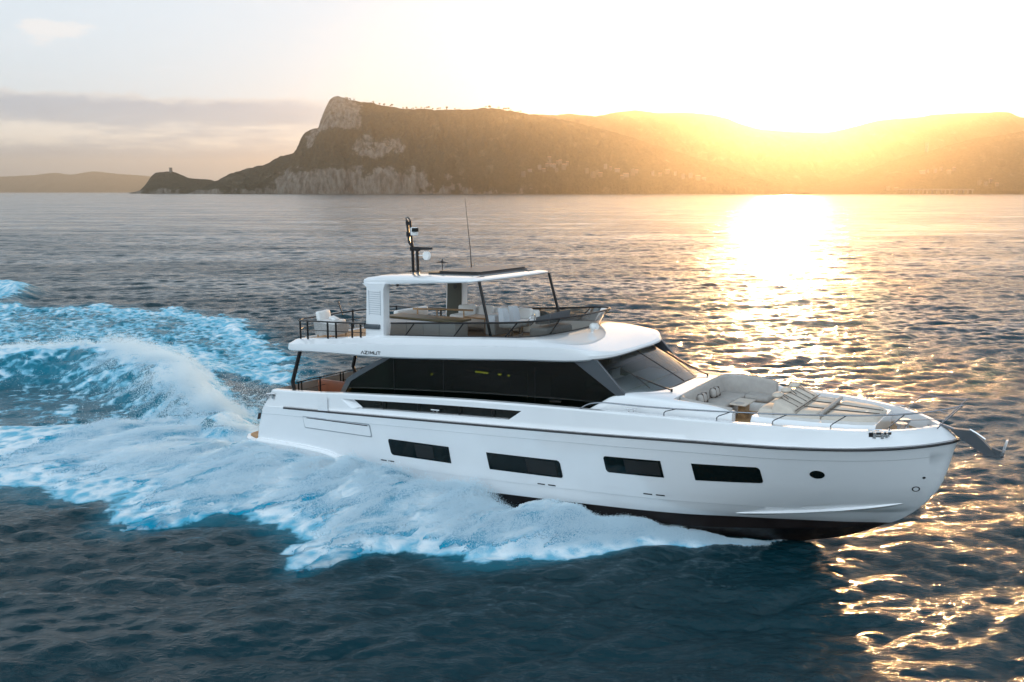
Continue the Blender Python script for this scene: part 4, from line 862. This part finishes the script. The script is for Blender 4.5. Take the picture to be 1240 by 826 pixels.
def water_mat():
    m = bpy.data.materials.new('sea_water'); m.use_nodes = True; nt = m.node_tree; nt.nodes.clear()
    ge = nd(nt, 'ShaderNodeNewGeometry'); pos = ge.outputs['Position']
    fa = nd(nt, 'ShaderNodeAttribute', attribute_name='foam'); aa = nd(nt, 'ShaderNodeAttribute', attribute_name='aer')
    mp = nd(nt, 'ShaderNodeMapping'); mp.inputs['Scale'].default_value = (.7, 1.25, 1); mp.inputs['Rotation'].default_value = (0, 0, .2); lk(nt, pos, mp.inputs[0])
    r1 = nd(nt, 'ShaderNodeTexNoise', i_Scale=4.8, i_Detail=6.0, i_Roughness=0.62, i_Distortion=0.5); lk(nt, mp.outputs[0], r1.inputs['Vector'])
    r2 = nd(nt, 'ShaderNodeTexNoise', i_Scale=.035, i_Detail=5.0, i_Roughness=0.6); mp2 = nd(nt, 'ShaderNodeMapping'); mp2.inputs['Scale'].default_value = (.35, 1.6, 1); lk(nt, pos, mp2.inputs[0]); lk(nt, mp2.outputs[0], r2.inputs['Vector'])
    r3 = nd(nt, 'ShaderNodeTexNoise', i_Scale=.45, i_Detail=4.0, i_Roughness=0.6); lk(nt, mp.outputs[0], r3.inputs['Vector'])
    gust = sstep(nt, r2.outputs[0], .38, .60, .22, 1.2)
    hgt = math_n(nt, 'ADD', math_n(nt, 'MULTIPLY', r1.outputs[0], .13), math_n(nt, 'MULTIPLY', r3.outputs[0], .24))
    b = nd(nt, 'ShaderNodeBump', i_Distance=1.0); lk(nt, math_n(nt, 'MULTIPLY', gust, .85), b.inputs['Strength']); lk(nt, hgt, b.inputs['Height'])
    base = mixc(nt, aa.outputs['Fac'], (0.0012, 0.026, 0.036), (0.003, 0.14, 0.205))
    w = nd(nt, 'ShaderNodeBsdfPrincipled', i_Roughness=0.07, i_IOR=1.333); ra_ = nd(nt, 'ShaderNodeAttribute', attribute_name='rough'); lk(nt, math_n(nt, 'MULTIPLY', ra_.outputs['Fac'], sstep(nt, r2.outputs[0], .35, .65, .8, 1.1)), w.inputs['Roughness']); lk(nt, base, w.inputs['Base Color']); lk(nt, b.outputs[0], w.inputs['Normal'])
    pat = foam_pattern(nt, pos); f = fa.outputs['Fac']
    lo = math_n(nt, 'SUBTRACT', .93, math_n(nt, 'MULTIPLY', f, .85)); cov = sstep(nt, pat, math_n(nt, 'SUBTRACT', lo, .12), math_n(nt, 'ADD', lo, .10))
    cov = math_n(nt, 'MULTIPLY', cov, sstep(nt, f, .02, .12))
    fb_ = nd(nt, 'ShaderNodeBump', i_Strength=.9, i_Distance=.12); lk(nt, pat, fb_.inputs['Height'])
    fo = nd(nt, 'ShaderNodeBsdfDiffuse'); lk(nt, mixc(nt, sstep(nt, math_n(nt, 'ADD', pat, math_n(nt, 'MULTIPLY', f, .35)), .70, 1.02), (.02, .42, .62), (.85, .92, .95)), fo.inputs['Color']); lk(nt, fb_.outputs[0], fo.inputs['Normal'])
    tr_ = nd(nt, 'ShaderNodeBsdfTranslucent', i_Color=(*FOAM_COL, 1)); fm = nd(nt, 'ShaderNodeMixShader'); fm.inputs[0].default_value = .3; lk(nt, fo.outputs[0], fm.inputs[1]); lk(nt, tr_.outputs[0], fm.inputs[2])
    mx = nd(nt, 'ShaderNodeMixShader'); lk(nt, cov, mx.inputs[0]); lk(nt, w.outputs[0], mx.inputs[1]); lk(nt, fm.outputs[0], mx.inputs[2])
    o = nd(nt, 'ShaderNodeOutputMaterial'); lk(nt, mx.outputs[0], o.inputs[0]); return m
wm.materials.append(water_mat())
tag(link('sea_water', wm), kind='structure')

# ------------------------------------------------------------------ thrown spray: a ragged body of white water and clouds of drops
def spray_mat(name, soft, cyan=True):
    m = bpy.data.materials.new(name); m.use_nodes = True; nt = m.node_tree; nt.nodes.clear()
    ge = nd(nt, 'ShaderNodeNewGeometry'); pos = ge.outputs['Position']
    n = nd(nt, 'ShaderNodeTexNoise', i_Scale=3.2, i_Detail=8.0, i_Roughness=0.68); lk(nt, pos, n.inputs['Vector'])
    bm_ = nd(nt, 'ShaderNodeBump', i_Strength=.55, i_Distance=.10); lk(nt, n.outputs[0], bm_.inputs['Height'])
    d = nd(nt, 'ShaderNodeBsdfDiffuse', i_Color=(*FOAM_COL, 1)); lk(nt, bm_.outputs[0], d.inputs['Normal']); t = nd(nt, 'ShaderNodeBsdfTranslucent', i_Color=(*FOAM_COL, 1))
    if soft:
        at = nd(nt, 'ShaderNodeAttribute', attribute_name='dens'); vr_ = nd(nt, 'ShaderNodeVectorRotate', rotation_type='Z_AXIS', i_Angle=R_(-27)); lk(nt, pos, vr_.inputs['Vector']); ms_ = nd(nt, 'ShaderNodeMapping'); ms_.inputs['Scale'].default_value = (.38, 1.25, 1.0); lk(nt, vr_.outputs[0], ms_.inputs[0]); cn_ = nd(nt, 'ShaderNodeTexNoise', i_Scale=1.0, i_Detail=8.0, i_Roughness=0.62, i_Distortion=.35); lk(nt, ms_.outputs[0], cn_.inputs['Vector'])
        cc_ = mixc(nt, sstep(nt, math_n(nt, 'ADD', cn_.outputs[0], math_n(nt, 'MULTIPLY', at.outputs['Fac'], .30)), .60, .90), (.012, .36, .54), (.88, .93, .95)); lk(nt, cc_, d.inputs['Color']); lk(nt, cc_, t.inputs['Color'])
    a = nd(nt, 'ShaderNodeMixShader'); a.inputs[0].default_value = .4; lk(nt, d.outputs[0], a.inputs[1]); lk(nt, t.outputs[0], a.inputs[2])
    out = a.outputs[0]
    if soft:
        at = nd(nt, 'ShaderNodeAttribute', attribute_name='dens'); al = sstep(nt, math_n(nt, 'ADD', at.outputs['Fac'], math_n(nt, 'MULTIPLY', math_n(nt, 'SUBTRACT', n.outputs[0], .5), 1.5)), .30, .62)
        tp = nd(nt, 'ShaderNodeBsdfTransparent'); x = nd(nt, 'ShaderNodeMixShader'); lk(nt, al, x.inputs[0]); lk(nt, tp.outputs[0], x.inputs[1]); lk(nt, out, x.inputs[2]); out = x.outputs[0]
    o = nd(nt, 'ShaderNodeOutputMaterial'); lk(nt, out, o.inputs[0]); return m
SPM = spray_mat('white_spray', True); DRM = spray_mat('spray_drops', False)
def spray_body(name, label, x0, x1, nu, nv):
    u = np.linspace(x0, x1, nu)[:, None]*np.ones((1, nv)); d = np.linspace(-.04, 1.12, nv)[None, :]*np.ones((nu, 1))
    yi = y_in(u); yo_ = y_out(u); by = yi-d*(yi-yo_); bx = u
    st = bx*1.0-by*.55                                     # lumps trail aft and outboard
    lump = fbm(st*1.1, by*.35+d*.6, 51, 3); fine = fbm(bx*2.6, by*2.2+d, 57, 5); bil = abs(fbm(st*2.2, d*2.4+by*.3, 61, 4)-.5)*2
    hp_ = h_pk(u); z = spray_prof(d+(lump-.5)*.5)*hp_*(.40+1.2*lump)+hp_*(.26*(fine-.5)-.30*bil*spray_prof(d))
    bx = bx-(lump-.5)*.5-.25*fine; by = by-(fine-.5)*.5*np.minimum(hp_, 1)
    z = z-.10*ss(d, .8, 1.1)-.05
    dens = ss(d+(fbm(st*1.25, by*.25+d*.4, 71, 5)-.5)*.95, 1.06, .66)*ss(d, -.04, .04)*(1-.5*ss(u, x0+1.6, x0))*ss(u, x1, x1-.8)
    wx, wy = to_world(bx, by)
    me = quick_mesh(name, np.stack([wx, wy, z], -1).reshape(-1, 3), grid_faces(nu, nv), [SPM]); at = me.attributes.new('dens', 'FLOAT', 'POINT'); at.data.foreach_set('value', dens.ravel().astype(np.float32))
    tag(link(name, me), label, 'spray', kind='stuff')
spray_body('bow_spray', 'white sheet of spray thrown out along the near side of the hull', -7.0, 20.7, 760, 150)
def drops(name, label, P, rad):
    me = bpy.data.meshes.new(name); P = np.ascontiguousarray(P, np.float32); me.vertices.add(len(P)); me.vertices.foreach_set('co', P.ravel())
    at = me.attributes.new('rad', 'FLOAT', 'POINT'); at.data.foreach_set('value', np.asarray(rad, np.float32)); me.materials.append(DRM)
    o = link(name, me); ng = bpy.data.node_groups.new(name, 'GeometryNodeTree')
    ng.interface.new_socket('Geometry', in_out='INPUT', socket_type='NodeSocketGeometry'); ng.interface.new_socket('Geometry', in_out='OUTPUT', socket_type='NodeSocketGeometry')
    i = ng.nodes.new('NodeGroupInput'); q = ng.nodes.new('NodeGroupOutput'); mp = ng.nodes.new('GeometryNodeMeshToPoints'); na = ng.nodes.new('GeometryNodeInputNamedAttribute'); na.data_type = 'FLOAT'; na.inputs['Name'].default_value = 'rad'
    sm = ng.nodes.new('GeometryNodeSetMaterial'); sm.inputs['Material'].default_value = DRM
    ng.links.new(i.outputs[0], mp.inputs['Mesh']); ng.links.new(na.outputs[0], mp.inputs['Radius']); ng.links.new(mp.outputs[0], sm.inputs['Geometry']); ng.links.new(sm.outputs[0], q.inputs[0])
    md = o.modifiers.new('drops', 'NODES'); md.node_group = ng; tag(o, label, 'spray', kind='stuff')
def near_drops(n):
    g_ = np.random.default_rng(5); u = 20.6-27.5*g_.random(n)**1.0; d = g_.beta(1.8, 2.2, n)*1.0-.04
    yi = y_in(u); yo_ = y_out(u); by = yi-d*(yi-yo_); st = u-by*.55; lump = fbm(st*1.1, by*.35+d*.6, 51, 3); hp_ = h_pk(u)
    z = spray_prof(d+(lump-.5)*.5)*hp_*(.40+1.2*lump); clump = fbm(st*1.7, by*1.1, 88, 4); keep = g_.random(n) < ss(clump+.25*(1-d), .32, .66)
    z = z+hp_*np.abs(g_.normal(0, .13, n))*ss(clump, .3, .7)-.06; bx = u+g_.normal(0, .08, n); by = by-np.abs(g_.normal(0, .09, n))
    wx, wy = to_world(bx, by); return np.stack([wx, wy, np.maximum(z, -.1)], -1)[keep], (g_.lognormal(math.log(.0050), .4, n))[keep]
P_, r_ = near_drops(800000); drops('spray_drops', 'fine drops flying off the sheet of spray beside the hull', P_, np.minimum(r_, .04))
def crest_drops(n):
    g_ = np.random.default_rng(9); pts = np.array(CREST[:11]); seg = np.hypot(*np.diff(pts, axis=0).T); cum = np.concatenate([[0], np.cumsum(seg)])/seg.sum()
    t = g_.random(n)**1.25*.92; x = np.interp(t, cum, pts[:, 0]); y = np.interp(t, cum, pts[:, 1]); tx = np.interp(t+.01, cum, pts[:, 0])-x; ty = np.interp(t+.01, cum, pts[:, 1])-y; L = np.hypot(tx, ty)+1e-9
    nx, ny = -ty/L, tx/L; w = np.interp(t, [0, .2, .5, 1], [.7, 1.6, 2.4, 3]); s = g_.normal(-.25, .55, n)*w; bx = x+nx*s; by = y+ny*s
    h, f, a = wake(bx, by); cl = fbm(bx*.9, by*.9, 91, 4); up = np.abs(g_.normal(0, .30, n))*np.interp(t, [0, .1, .4, .8, 1], [.6, 1.1, 1.2, .7, .3])*np.exp(-(s/w)**2)*ss(cl, .3, .75)*1.6
    keep = g_.random(n) < ss(cl, .3, .62); wx, wy = to_world(bx, by)
    return np.stack([wx, wy, h+up+.02], -1)[keep], (g_.lognormal(math.log(.0075), .4, n))[keep]
P_, r_ = crest_drops(400000); drops('wave_drops', 'spray blown off the crest of the wave behind the stern', P_, np.minimum(r_, .045))
def stern_drops(n):
    g_ = np.random.default_rng(12); bx = g_.normal(-4, 4.2, n); by = g_.normal(2.8, 3.2, n); h, f, a = wake(bx, by); cl = fbm(bx*.6, by*.6, 99, 4)
    keep = (g_.random(n) < ss(cl, .38, .7)) & ((bx < .2) | (abs(by) > 3.3)); up = g_.exponential(.28, n)*ss(cl, .35, .7); wx, wy = to_world(bx, by)
    return np.stack([wx, wy, h+up], -1)[keep], (g_.lognormal(math.log(.006), .4, n))[keep]
P_, r_ = stern_drops(70000); drops('stern_drops', 'thin mist of drops hanging over the trough behind the stern', P_, np.minimum(r_, .035))

# ------------------------------------------------------------------ headland and hills
def land_mat(name, rock=0.5):
    m = bpy.data.materials.new(name); m.use_nodes = True; nt = m.node_tree; p = nt.nodes['Principled BSDF']; p.inputs['Roughness'].default_value = .9; p.inputs['Specular IOR Level'].default_value = .1
    ge = nd(nt, 'ShaderNodeNewGeometry'); at = nd(nt, 'ShaderNodeAttribute', attribute_name='rock')
    n = nd(nt, 'ShaderNodeTexNoise', i_Scale=.012, i_Detail=10.0, i_Roughness=.65); lk(nt, ge.outputs['Position'], n.inputs['Vector'])
    n2 = nd(nt, 'ShaderNodeTexNoise', i_Scale=.07, i_Detail=6.0, i_Roughness=.7); lk(nt, ge.outputs['Position'], n2.inputs['Vector'])
    gr = mixc(nt, sstep(nt, n2.outputs[0], .35, .65), (.022, .020, .012), (.060, .052, .030)); gr = mixc(nt, sstep(nt, n.outputs[0], .55, .72), gr, (.13, .11, .07))
    mpv = nd(nt, 'ShaderNodeMapping'); mpv.inputs['Scale'].default_value = (.05, .05, .018); lk(nt, ge.outputs['Position'], mpv.inputs[0])
    n3 = nd(nt, 'ShaderNodeTexNoise', i_Scale=1.0, i_Detail=8.0, i_Roughness=.65); lk(nt, mpv.outputs[0], n3.inputs['Vector'])
    rk = mixc(nt, sstep(nt, n3.outputs[0], .32, .66), (.075, .06, .05), (.25, .215, .18))
    f = sstep(nt, math_n(nt, 'ADD', at.outputs['Fac'], math_n(nt, 'MULTIPLY', math_n(nt, 'SUBTRACT', n.outputs[0], .5), 1.8)), .45, .60)
    lk(nt, mixc(nt, f, gr, rk), p.inputs['Base Color'])
    b = nd(nt, 'ShaderNodeBump', i_Strength=.9, i_Distance=14.0); lk(nt, math_n(nt, 'ADD', n2.outputs[0], n3.outputs[0]), b.inputs['Height']); lk(nt, b.outputs[0], p.inputs['Normal']); return m
LAND = land_mat('scrub_and_limestone')
def ridge(name, pts, y0, depth, nu, nv, rock=None, seed=0, rough=1.0, steep=.55, k=1.0):
    """terrain: shore at y0, crest of the given profile set back by `depth`, then falling away behind"""
    xs = np.array([p[0] for p in pts], float)*k; zs = np.maximum(np.array([p[1] for p in pts], float)-10.1, 0)*k+10.1; fz = pch(xs, zs)
    X = np.linspace(xs[0], xs[-1], nu)[:, None]*np.ones((1, nv)); v = np.concatenate([np.linspace(0, 1, nv-14), 1+np.linspace(.06, .8, 14)])[None, :]*np.ones((nu, 1))
    gul = fbm(X*.0045, v*.9, seed, 5); fin = fbm(X*.016, v*7, seed+5, 5); shore = (fbm(X*.004, X*0, seed+9, 4)-.5)*depth*.5
    H0 = fz(X); vv = np.clip(v, 0, 1); s = vv**steep; prof = s*(1-.35*(1-vv)*gul*2*rough*np.minimum(1, vv*3)); bump = ((fin-.5)*.22+(abs(fbm(X*.007, v*2.2, seed+21, 4)-.5)-.12)*.40)*rough*np.sin(np.minimum(vv, 1)*math.pi)
    Z = np.where(v <= 1, H0*(prof+bump), H0*np.maximum(1-(v-1)*1.4, -.2)); Z = Z+(fbm(X*.03, v*20, seed+3, 3)-.5)*9*rough*np.minimum(1, vv*6)
    Z[:, 0] = -6; Y = y0+v*depth+shore*(1-vv)
    e = np.minimum(1, np.minimum(X-xs[0], xs[-1]-X)/60.0+.0)
    dZ = np.gradient(Z, axis=1)/np.maximum(np.gradient(Y, axis=1), 1); rk = ss(abs(dZ), .55, 1.5)*.5
    if rock is not None: rk = rk*.3+rock(X, Z, vv, H0)
    me = quick_mesh(name, np.stack([X, Y, Z], -1).reshape(-1, 3), grid_faces(nu, nv)[:, ::-1], [LAND]); at = me.attributes.new('rock', 'FLOAT', 'POINT'); at.data.foreach_set('value', np.clip(rk, 0, 1).ravel().astype(np.float32))
    tag(link(name, me), kind='structure'); i1 = nv-14
    def ground(x, v):
        i = int(np.clip(np.searchsorted(X[:, 0], x), 0, nu-1)); j = int(round(v*(i1-1))) if v <= 1 else i1; return Vector((x, float(Y[i, j]), float(Z[i, j])))
    return ground
PB = [(-1603, 12), (-1574, 56), (-1473, 122), (-1346, 153), (-1246, 197), (-1165, 223), (-1136, 284), (-1117, 314), (-1086, 336), (-1036, 353), (-1017, 405), (-993, 457), (-970, 495), (-943, 512), (-907, 512), (-881, 504), (-846, 491), (-772, 482), (-662, 461), (-530, 448), (-397, 444), (-265, 444), (-132, 452), (-44, 444), (88, 422), (265, 392), (443, 353), (621, 306), (800, 249), (1024, 184), (1250, 109), (1477, 39), (1567, 12)]
def rockB(X, Z, v, H0):
    sea_cliff = ss(Z/215.0, 1.0, .30)*ss(X, -1420, -1230)*ss(X, -150, -620); summit = ss(X, -1210, -1120)*ss(X, -780, -920)*ss(Z/np.maximum(H0, 1), .58, .74); low = ss(Z, 60, 10)*.5*ss(X, 500, -200)
    mid = ss(X, -1000, -850)*ss(X, -450, -650)*ss(abs(Z-250), 110, 20)*.46
    return np.maximum(np.maximum(sea_cliff*.62, summit*.62), np.maximum(low, mid))
G_HEAD = ridge('headland_hill', PB, 4920, 420, 700, 130, rockB, 11, 1.2, .42, 1.07)
G_ISLE = ridge('islet_hill', [(-2267, 13), (-2226, 32), (-2181, 106), (-2150, 126), (-2064, 131), (-2001, 111), (-1942, 92), (-1827, 82), (-1763, 62), (-1705, 30), (-1640, 13)], 5560, 150, 160, 50, lambda X, Z, v, H: ss(Z, 60, 15)*.5*ss(X, -1900, -2100), 31, .6, .5, 1.02)
G_BAY = ridge('bay_hill', [(-371, 400), (-100, 560), (124, 587), (322, 584), (433, 593), (619, 575), (773, 599), (927, 617), (1113, 599), (1299, 599), (1485, 587), (1609, 563), (1735, 515), (1891, 478), (2047, 463), (2358, 454), (2542, 484), (2725, 533), (2848, 551), (3033, 563), (3216, 587), (3525, 599), (3722, 605), (3837, 569), (4151, 515), (4843, 424), (6000, 200)], 5900, 1150, 420, 70, lambda X, Z, v, H: X*0, 51, .9, .7)
G_RIGHT = ridge('right_hill', [(1584, 12), (1767, 58), (1950, 113), (2131, 182), (2267, 222), (2358, 241), (2449, 268), (2584, 304), (2721, 322), (2857, 344), (3084, 385), (3585, 430), (4400, 300), (5200, 100)], 5000, 420, 260, 60, lambda X, Z, v, H: X*0, 71, .9, .7, 1.04)
ridge('distant_mountain', [(x*2.2, z*2.15) for x, z in [(-7600, 40), (-7280, 112), (-6682, 190), (-6090, 219), (-5793, 248), (-5598, 228), (-5300, 267), (-5008, 238), (-4617, 209), (-4374, 170), (-4230, 112), (-3940, 14)]], 24200, 1600, 200, 40, lambda X, Z, v, H: X*0, 91, .8, .8)

# ------------------------------------------------------------------ what stands on the shore and on the ridges
def copy_tree(o, parent=None):
    c = o.copy(); COL.objects.link(c); c.parent = parent
    for ch in list(o.children): copy_tree(ch, c)
    return c
def plaster(name, col):
    m = pmat(name, col, .8, var=.1, vscale=.2); nt = m.node_tree; p = nt.nodes['Principled BSDF']; src = p.inputs['Base Color'].links[0].from_socket
    t = nd(nt, 'ShaderNodeTexCoord'); sp = nd(nt, 'ShaderNodeSeparateXYZ'); lk(nt, t.outputs['Object'], sp.inputs[0])
    fx = math_n(nt, 'FRACT', math_n(nt, 'DIVIDE', sp.outputs[0], 5.0)); fz = math_n(nt, 'FRACT', math_n(nt, 'DIVIDE', sp.outputs[2], 6.0))
    w = math_n(nt, 'MULTIPLY', math_n(nt, 'MULTIPLY', math_n(nt, 'GREATER_THAN', fx, .35), math_n(nt, 'LESS_THAN', fx, .7)), math_n(nt, 'MULTIPLY', math_n(nt, 'GREATER_THAN', fz, .3), math_n(nt, 'LESS_THAN', fz, .75)))
    lk(nt, mixc(nt, w, src, (.05, .05, .05)), p.inputs['Base Color']); return m
pmat('roof_tile', (.30, .16, .10), .85, var=.2, vscale=.3); pmat('stone', (.13, .12, .105), .9, var=.25, vscale=.15, bump=.4, bscale=.4)
WALLS = [plaster('pale_plaster', (.14, .125, .11)), plaster('ochre_plaster', (.11, .085, .06)), plaster('pink_plaster', (.12, .09, .075))]
def house(w, d, h, mat, pitched):
    o = bpy.data.objects.new('village_building', None); COL.objects.link(o)
    MB().box((0, 0, h/2-4), (w, d, h+8)).build('wall', mat, o, smooth=False)
    if pitched: MB().prism([(-w/2-1, -d/2-1, h), (-w/2-1, d/2+1, h), (-w/2-1, 0, h+d*.28)], (w+2, 0, 0)).build('roof', M['roof_tile'], o, smooth=False)
    else: MB().box((0, 0, h+.7), (w+1.2, d+1.2, 1.4)).box((w*.2, 0, h+3), (w*.25, d*.4, 4)).build('roof', M['stone'], o, smooth=False)
    return o
PROTO = [house(24, 18, 30, WALLS[0], False), house(30, 18, 22, WALLS[1], True), house(20, 16, 24, WALLS[2], True), house(34, 18, 36, WALLS[1], False), house(40, 16, 18, WALLS[0], True)]
VG = 'buildings of the village along the shore'
spots = [(G_HEAD, 150+i*19+random.uniform(-6, 6), .05+.30*random.random()) for i in range(9)]+[(G_HEAD, 205, .40), (G_HEAD, 250, .34), (G_HEAD, 285, .28), (G_HEAD, 60, .03), (G_HEAD, 95, .05)]
spots += [(G_HEAD, 400+i*27+random.uniform(-8, 8), .03+.10*random.random()) for i in range(11)]+[(G_HEAD, 760+i*38, .05+.08*random.random()) for i in range(8)]
spots += [(G_RIGHT, 2560+i*24, .06+.05*random.random()) for i in range(4)]+[(G_RIGHT, 2310+i*36, .42+.08*random.random()) for i in range(6)]+[(G_RIGHT, 2030, .10), (G_RIGHT, 2080, .06)]
for k, (G, x, v) in enumerate(spots):
    p = G(x, v); o = PROTO[k] if k < len(PROTO) else copy_tree(PROTO[random.randrange(len(PROTO))])
    o.location = p; o.rotation_euler.z = random.uniform(-.5, .5); q = random.uniform(.5, .85); o.scale = (q, q, q)
    if G is G_HEAD: tag(o, 'small plastered village building on the shore at the foot of the big headland', 'building', VG)
    else: tag(o, 'small pale building on the hazy hillside at the right of the bay', 'building', 'buildings on the hill right of the bay')
# pines on the ridge
pmat('bark', (.07, .05, .035), .9); pmat('needles', (.035, .05, .022), .9, var=.5, vscale=.4)
def pine(seed, h, flat):
    r = random.Random(seed); o = bpy.data.objects.new('pine_tree', None); COL.objects.link(o)
    t = MB().tube([(0, 0, -3), (r.uniform(-.4, .4), 0, h*.4), (r.uniform(-1, 1), r.uniform(-1, 1), h*.8)], [.7, .5, .3], 6)
    for k in range(4): a = k*1.6+r.random(); t.tube([(0, 0, h*.5), (math.cos(a)*h*.2, math.sin(a)*h*.2, h*.75)], [.3, .12], 5)
    t.build('trunk', M['bark'], o)
    vs = []; fs = []
    for k in range(420):
        a = r.uniform(0, 6.283); q = r.random()**.5; cx_ = math.cos(a)*q*h*.34; cy_ = math.sin(a)*q*h*.34; cz_ = h*(.72+flat*r.gauss(0, 1)*(1-q*q*.8)); s_ = r.uniform(.6, 1.5); n = len(vs)
        b = Vector((r.gauss(0, 1), r.gauss(0, 1), r.gauss(0, 1))).normalized(); c = b.orthogonal().normalized(); e = b.cross(c)
        for u, v in ((-1, -.6), (1, -.6), (.7, .8), (-.7, .8)): w = Vector((cx_, cy_, cz_))+c*u*s_+e*v*s_; vs.append(tuple(w))
        fs.append((n, n+1, n+2, n+3))
    me = bpy.data.meshes.new('crown'); me.from_pydata(vs, [], fs); me.materials.append(M['needles']); link('crown', me, o); return o
TP = [pine(1, 19, .07), pine(2, 24, .10), pine(3, 16, .12)]
tx = [random.uniform(-930, -840) for _ in range(4)]+[random.gauss(-700, 40) for _ in range(7)]+[random.gauss(-560, 35) for _ in range(9)]+[random.gauss(-430, 30) for _ in range(6)]+[random.uniform(-400, 200) for _ in range(22)]
for k, x in enumerate(tx):
    o = TP[k] if k < 3 else copy_tree(TP[random.randrange(3)]); o.location = G_HEAD(x*1.07, 1.0)-Vector((0, 0, 4)); o.rotation_euler.z = random.uniform(0, 6); q = random.uniform(.6, 1.0); o.scale = (q, q, q)
    tag(o, 'small dark pine silhouetted on the ridge line of the headland', 'tree', 'pines along the headland ridge')
tw = bpy.data.objects.new('summit_mast', None); COL.objects.link(tw); tw.location = G_HEAD(-945, 1.0); tag(tw, 'thin signal mast standing on the rocky summit of the headland', 'mast')
MB().tube([(0, 0, -6), (0, 0, 34)], [.9, .5], 6).build('pole', M['grey_stripe'], tw); MB().box((0, 0, 26), (9, 1.2, 1.2)).box((0, 0, 32), (6, 1, 1)).build('cross_arm', M['grey_stripe'], tw); MB().box((6, 0, 2), (10, 8, 10)).build('hut', M['stone'], tw)
def tower(G, x, v, r, h, label):
    o = bpy.data.objects.new('watch_tower', None); COL.objects.link(o); o.location = G(x, v); tag(o, label, 'tower')
    MB().tube([(0, 0, -8), (0, 0, h*.85), (0, 0, h*.86), (0, 0, h)], [r*1.12, r, r*1.15, r*1.15], 14).build('wall', M['stone'], o, sharp=30); MB().box((0, -r*.98, h*.55), (r*.35, .8, r*.6)).build('window', M['dark_void'], o)
tower(G_ISLE, -2105, 1.0, 9, 24, 'old stone watch tower on top of the small islet headland')
tower(G_RIGHT, 2420, 1.0, 9, 46, 'tall stone tower on the ridge of the hill right of the sun')
vd = bpy.data.objects.new('coast_viaduct', None); COL.objects.link(vd); b0 = G_RIGHT(2300, .05); vd.location = (2300, b0.y-30, 0); tag(vd, 'long arched coast road viaduct at the waterline below the right hill', 'viaduct')
MB().box((0, 0, 22), (430, 12, 5)).box((0, -5.6, 25.6), (430, .8, 2.2)).build('deck', M['stone'], vd, smooth=False)
for k in range(18): MB().box((-208+k*24.5, 0, 8), (6, 10.5, 25)).build('pier', M['stone'], vd, smooth=False)

# ------------------------------------------------------------------ haze
hz_ = MB().box((0, 4000, 500), (58000, 52200, 1004)).build('haze', M['gelcoat'], smooth=False); hz_.data.materials.clear()
hm = bpy.data.materials.new('sea_haze'); hm.use_nodes = True; nt = hm.node_tree; nt.nodes.clear()
pv = nd(nt, 'ShaderNodeVolumePrincipled', i_Color=(1.0, .88, .70, 1), i_Density=HAZE_DENSITY, i_Anisotropy=HAZE_ANISO); o = nd(nt, 'ShaderNodeOutputMaterial'); lk(nt, pv.outputs[0], o.inputs['Volume'])
hz_.data.materials.append(hm); tag(hz_, kind='stuff')
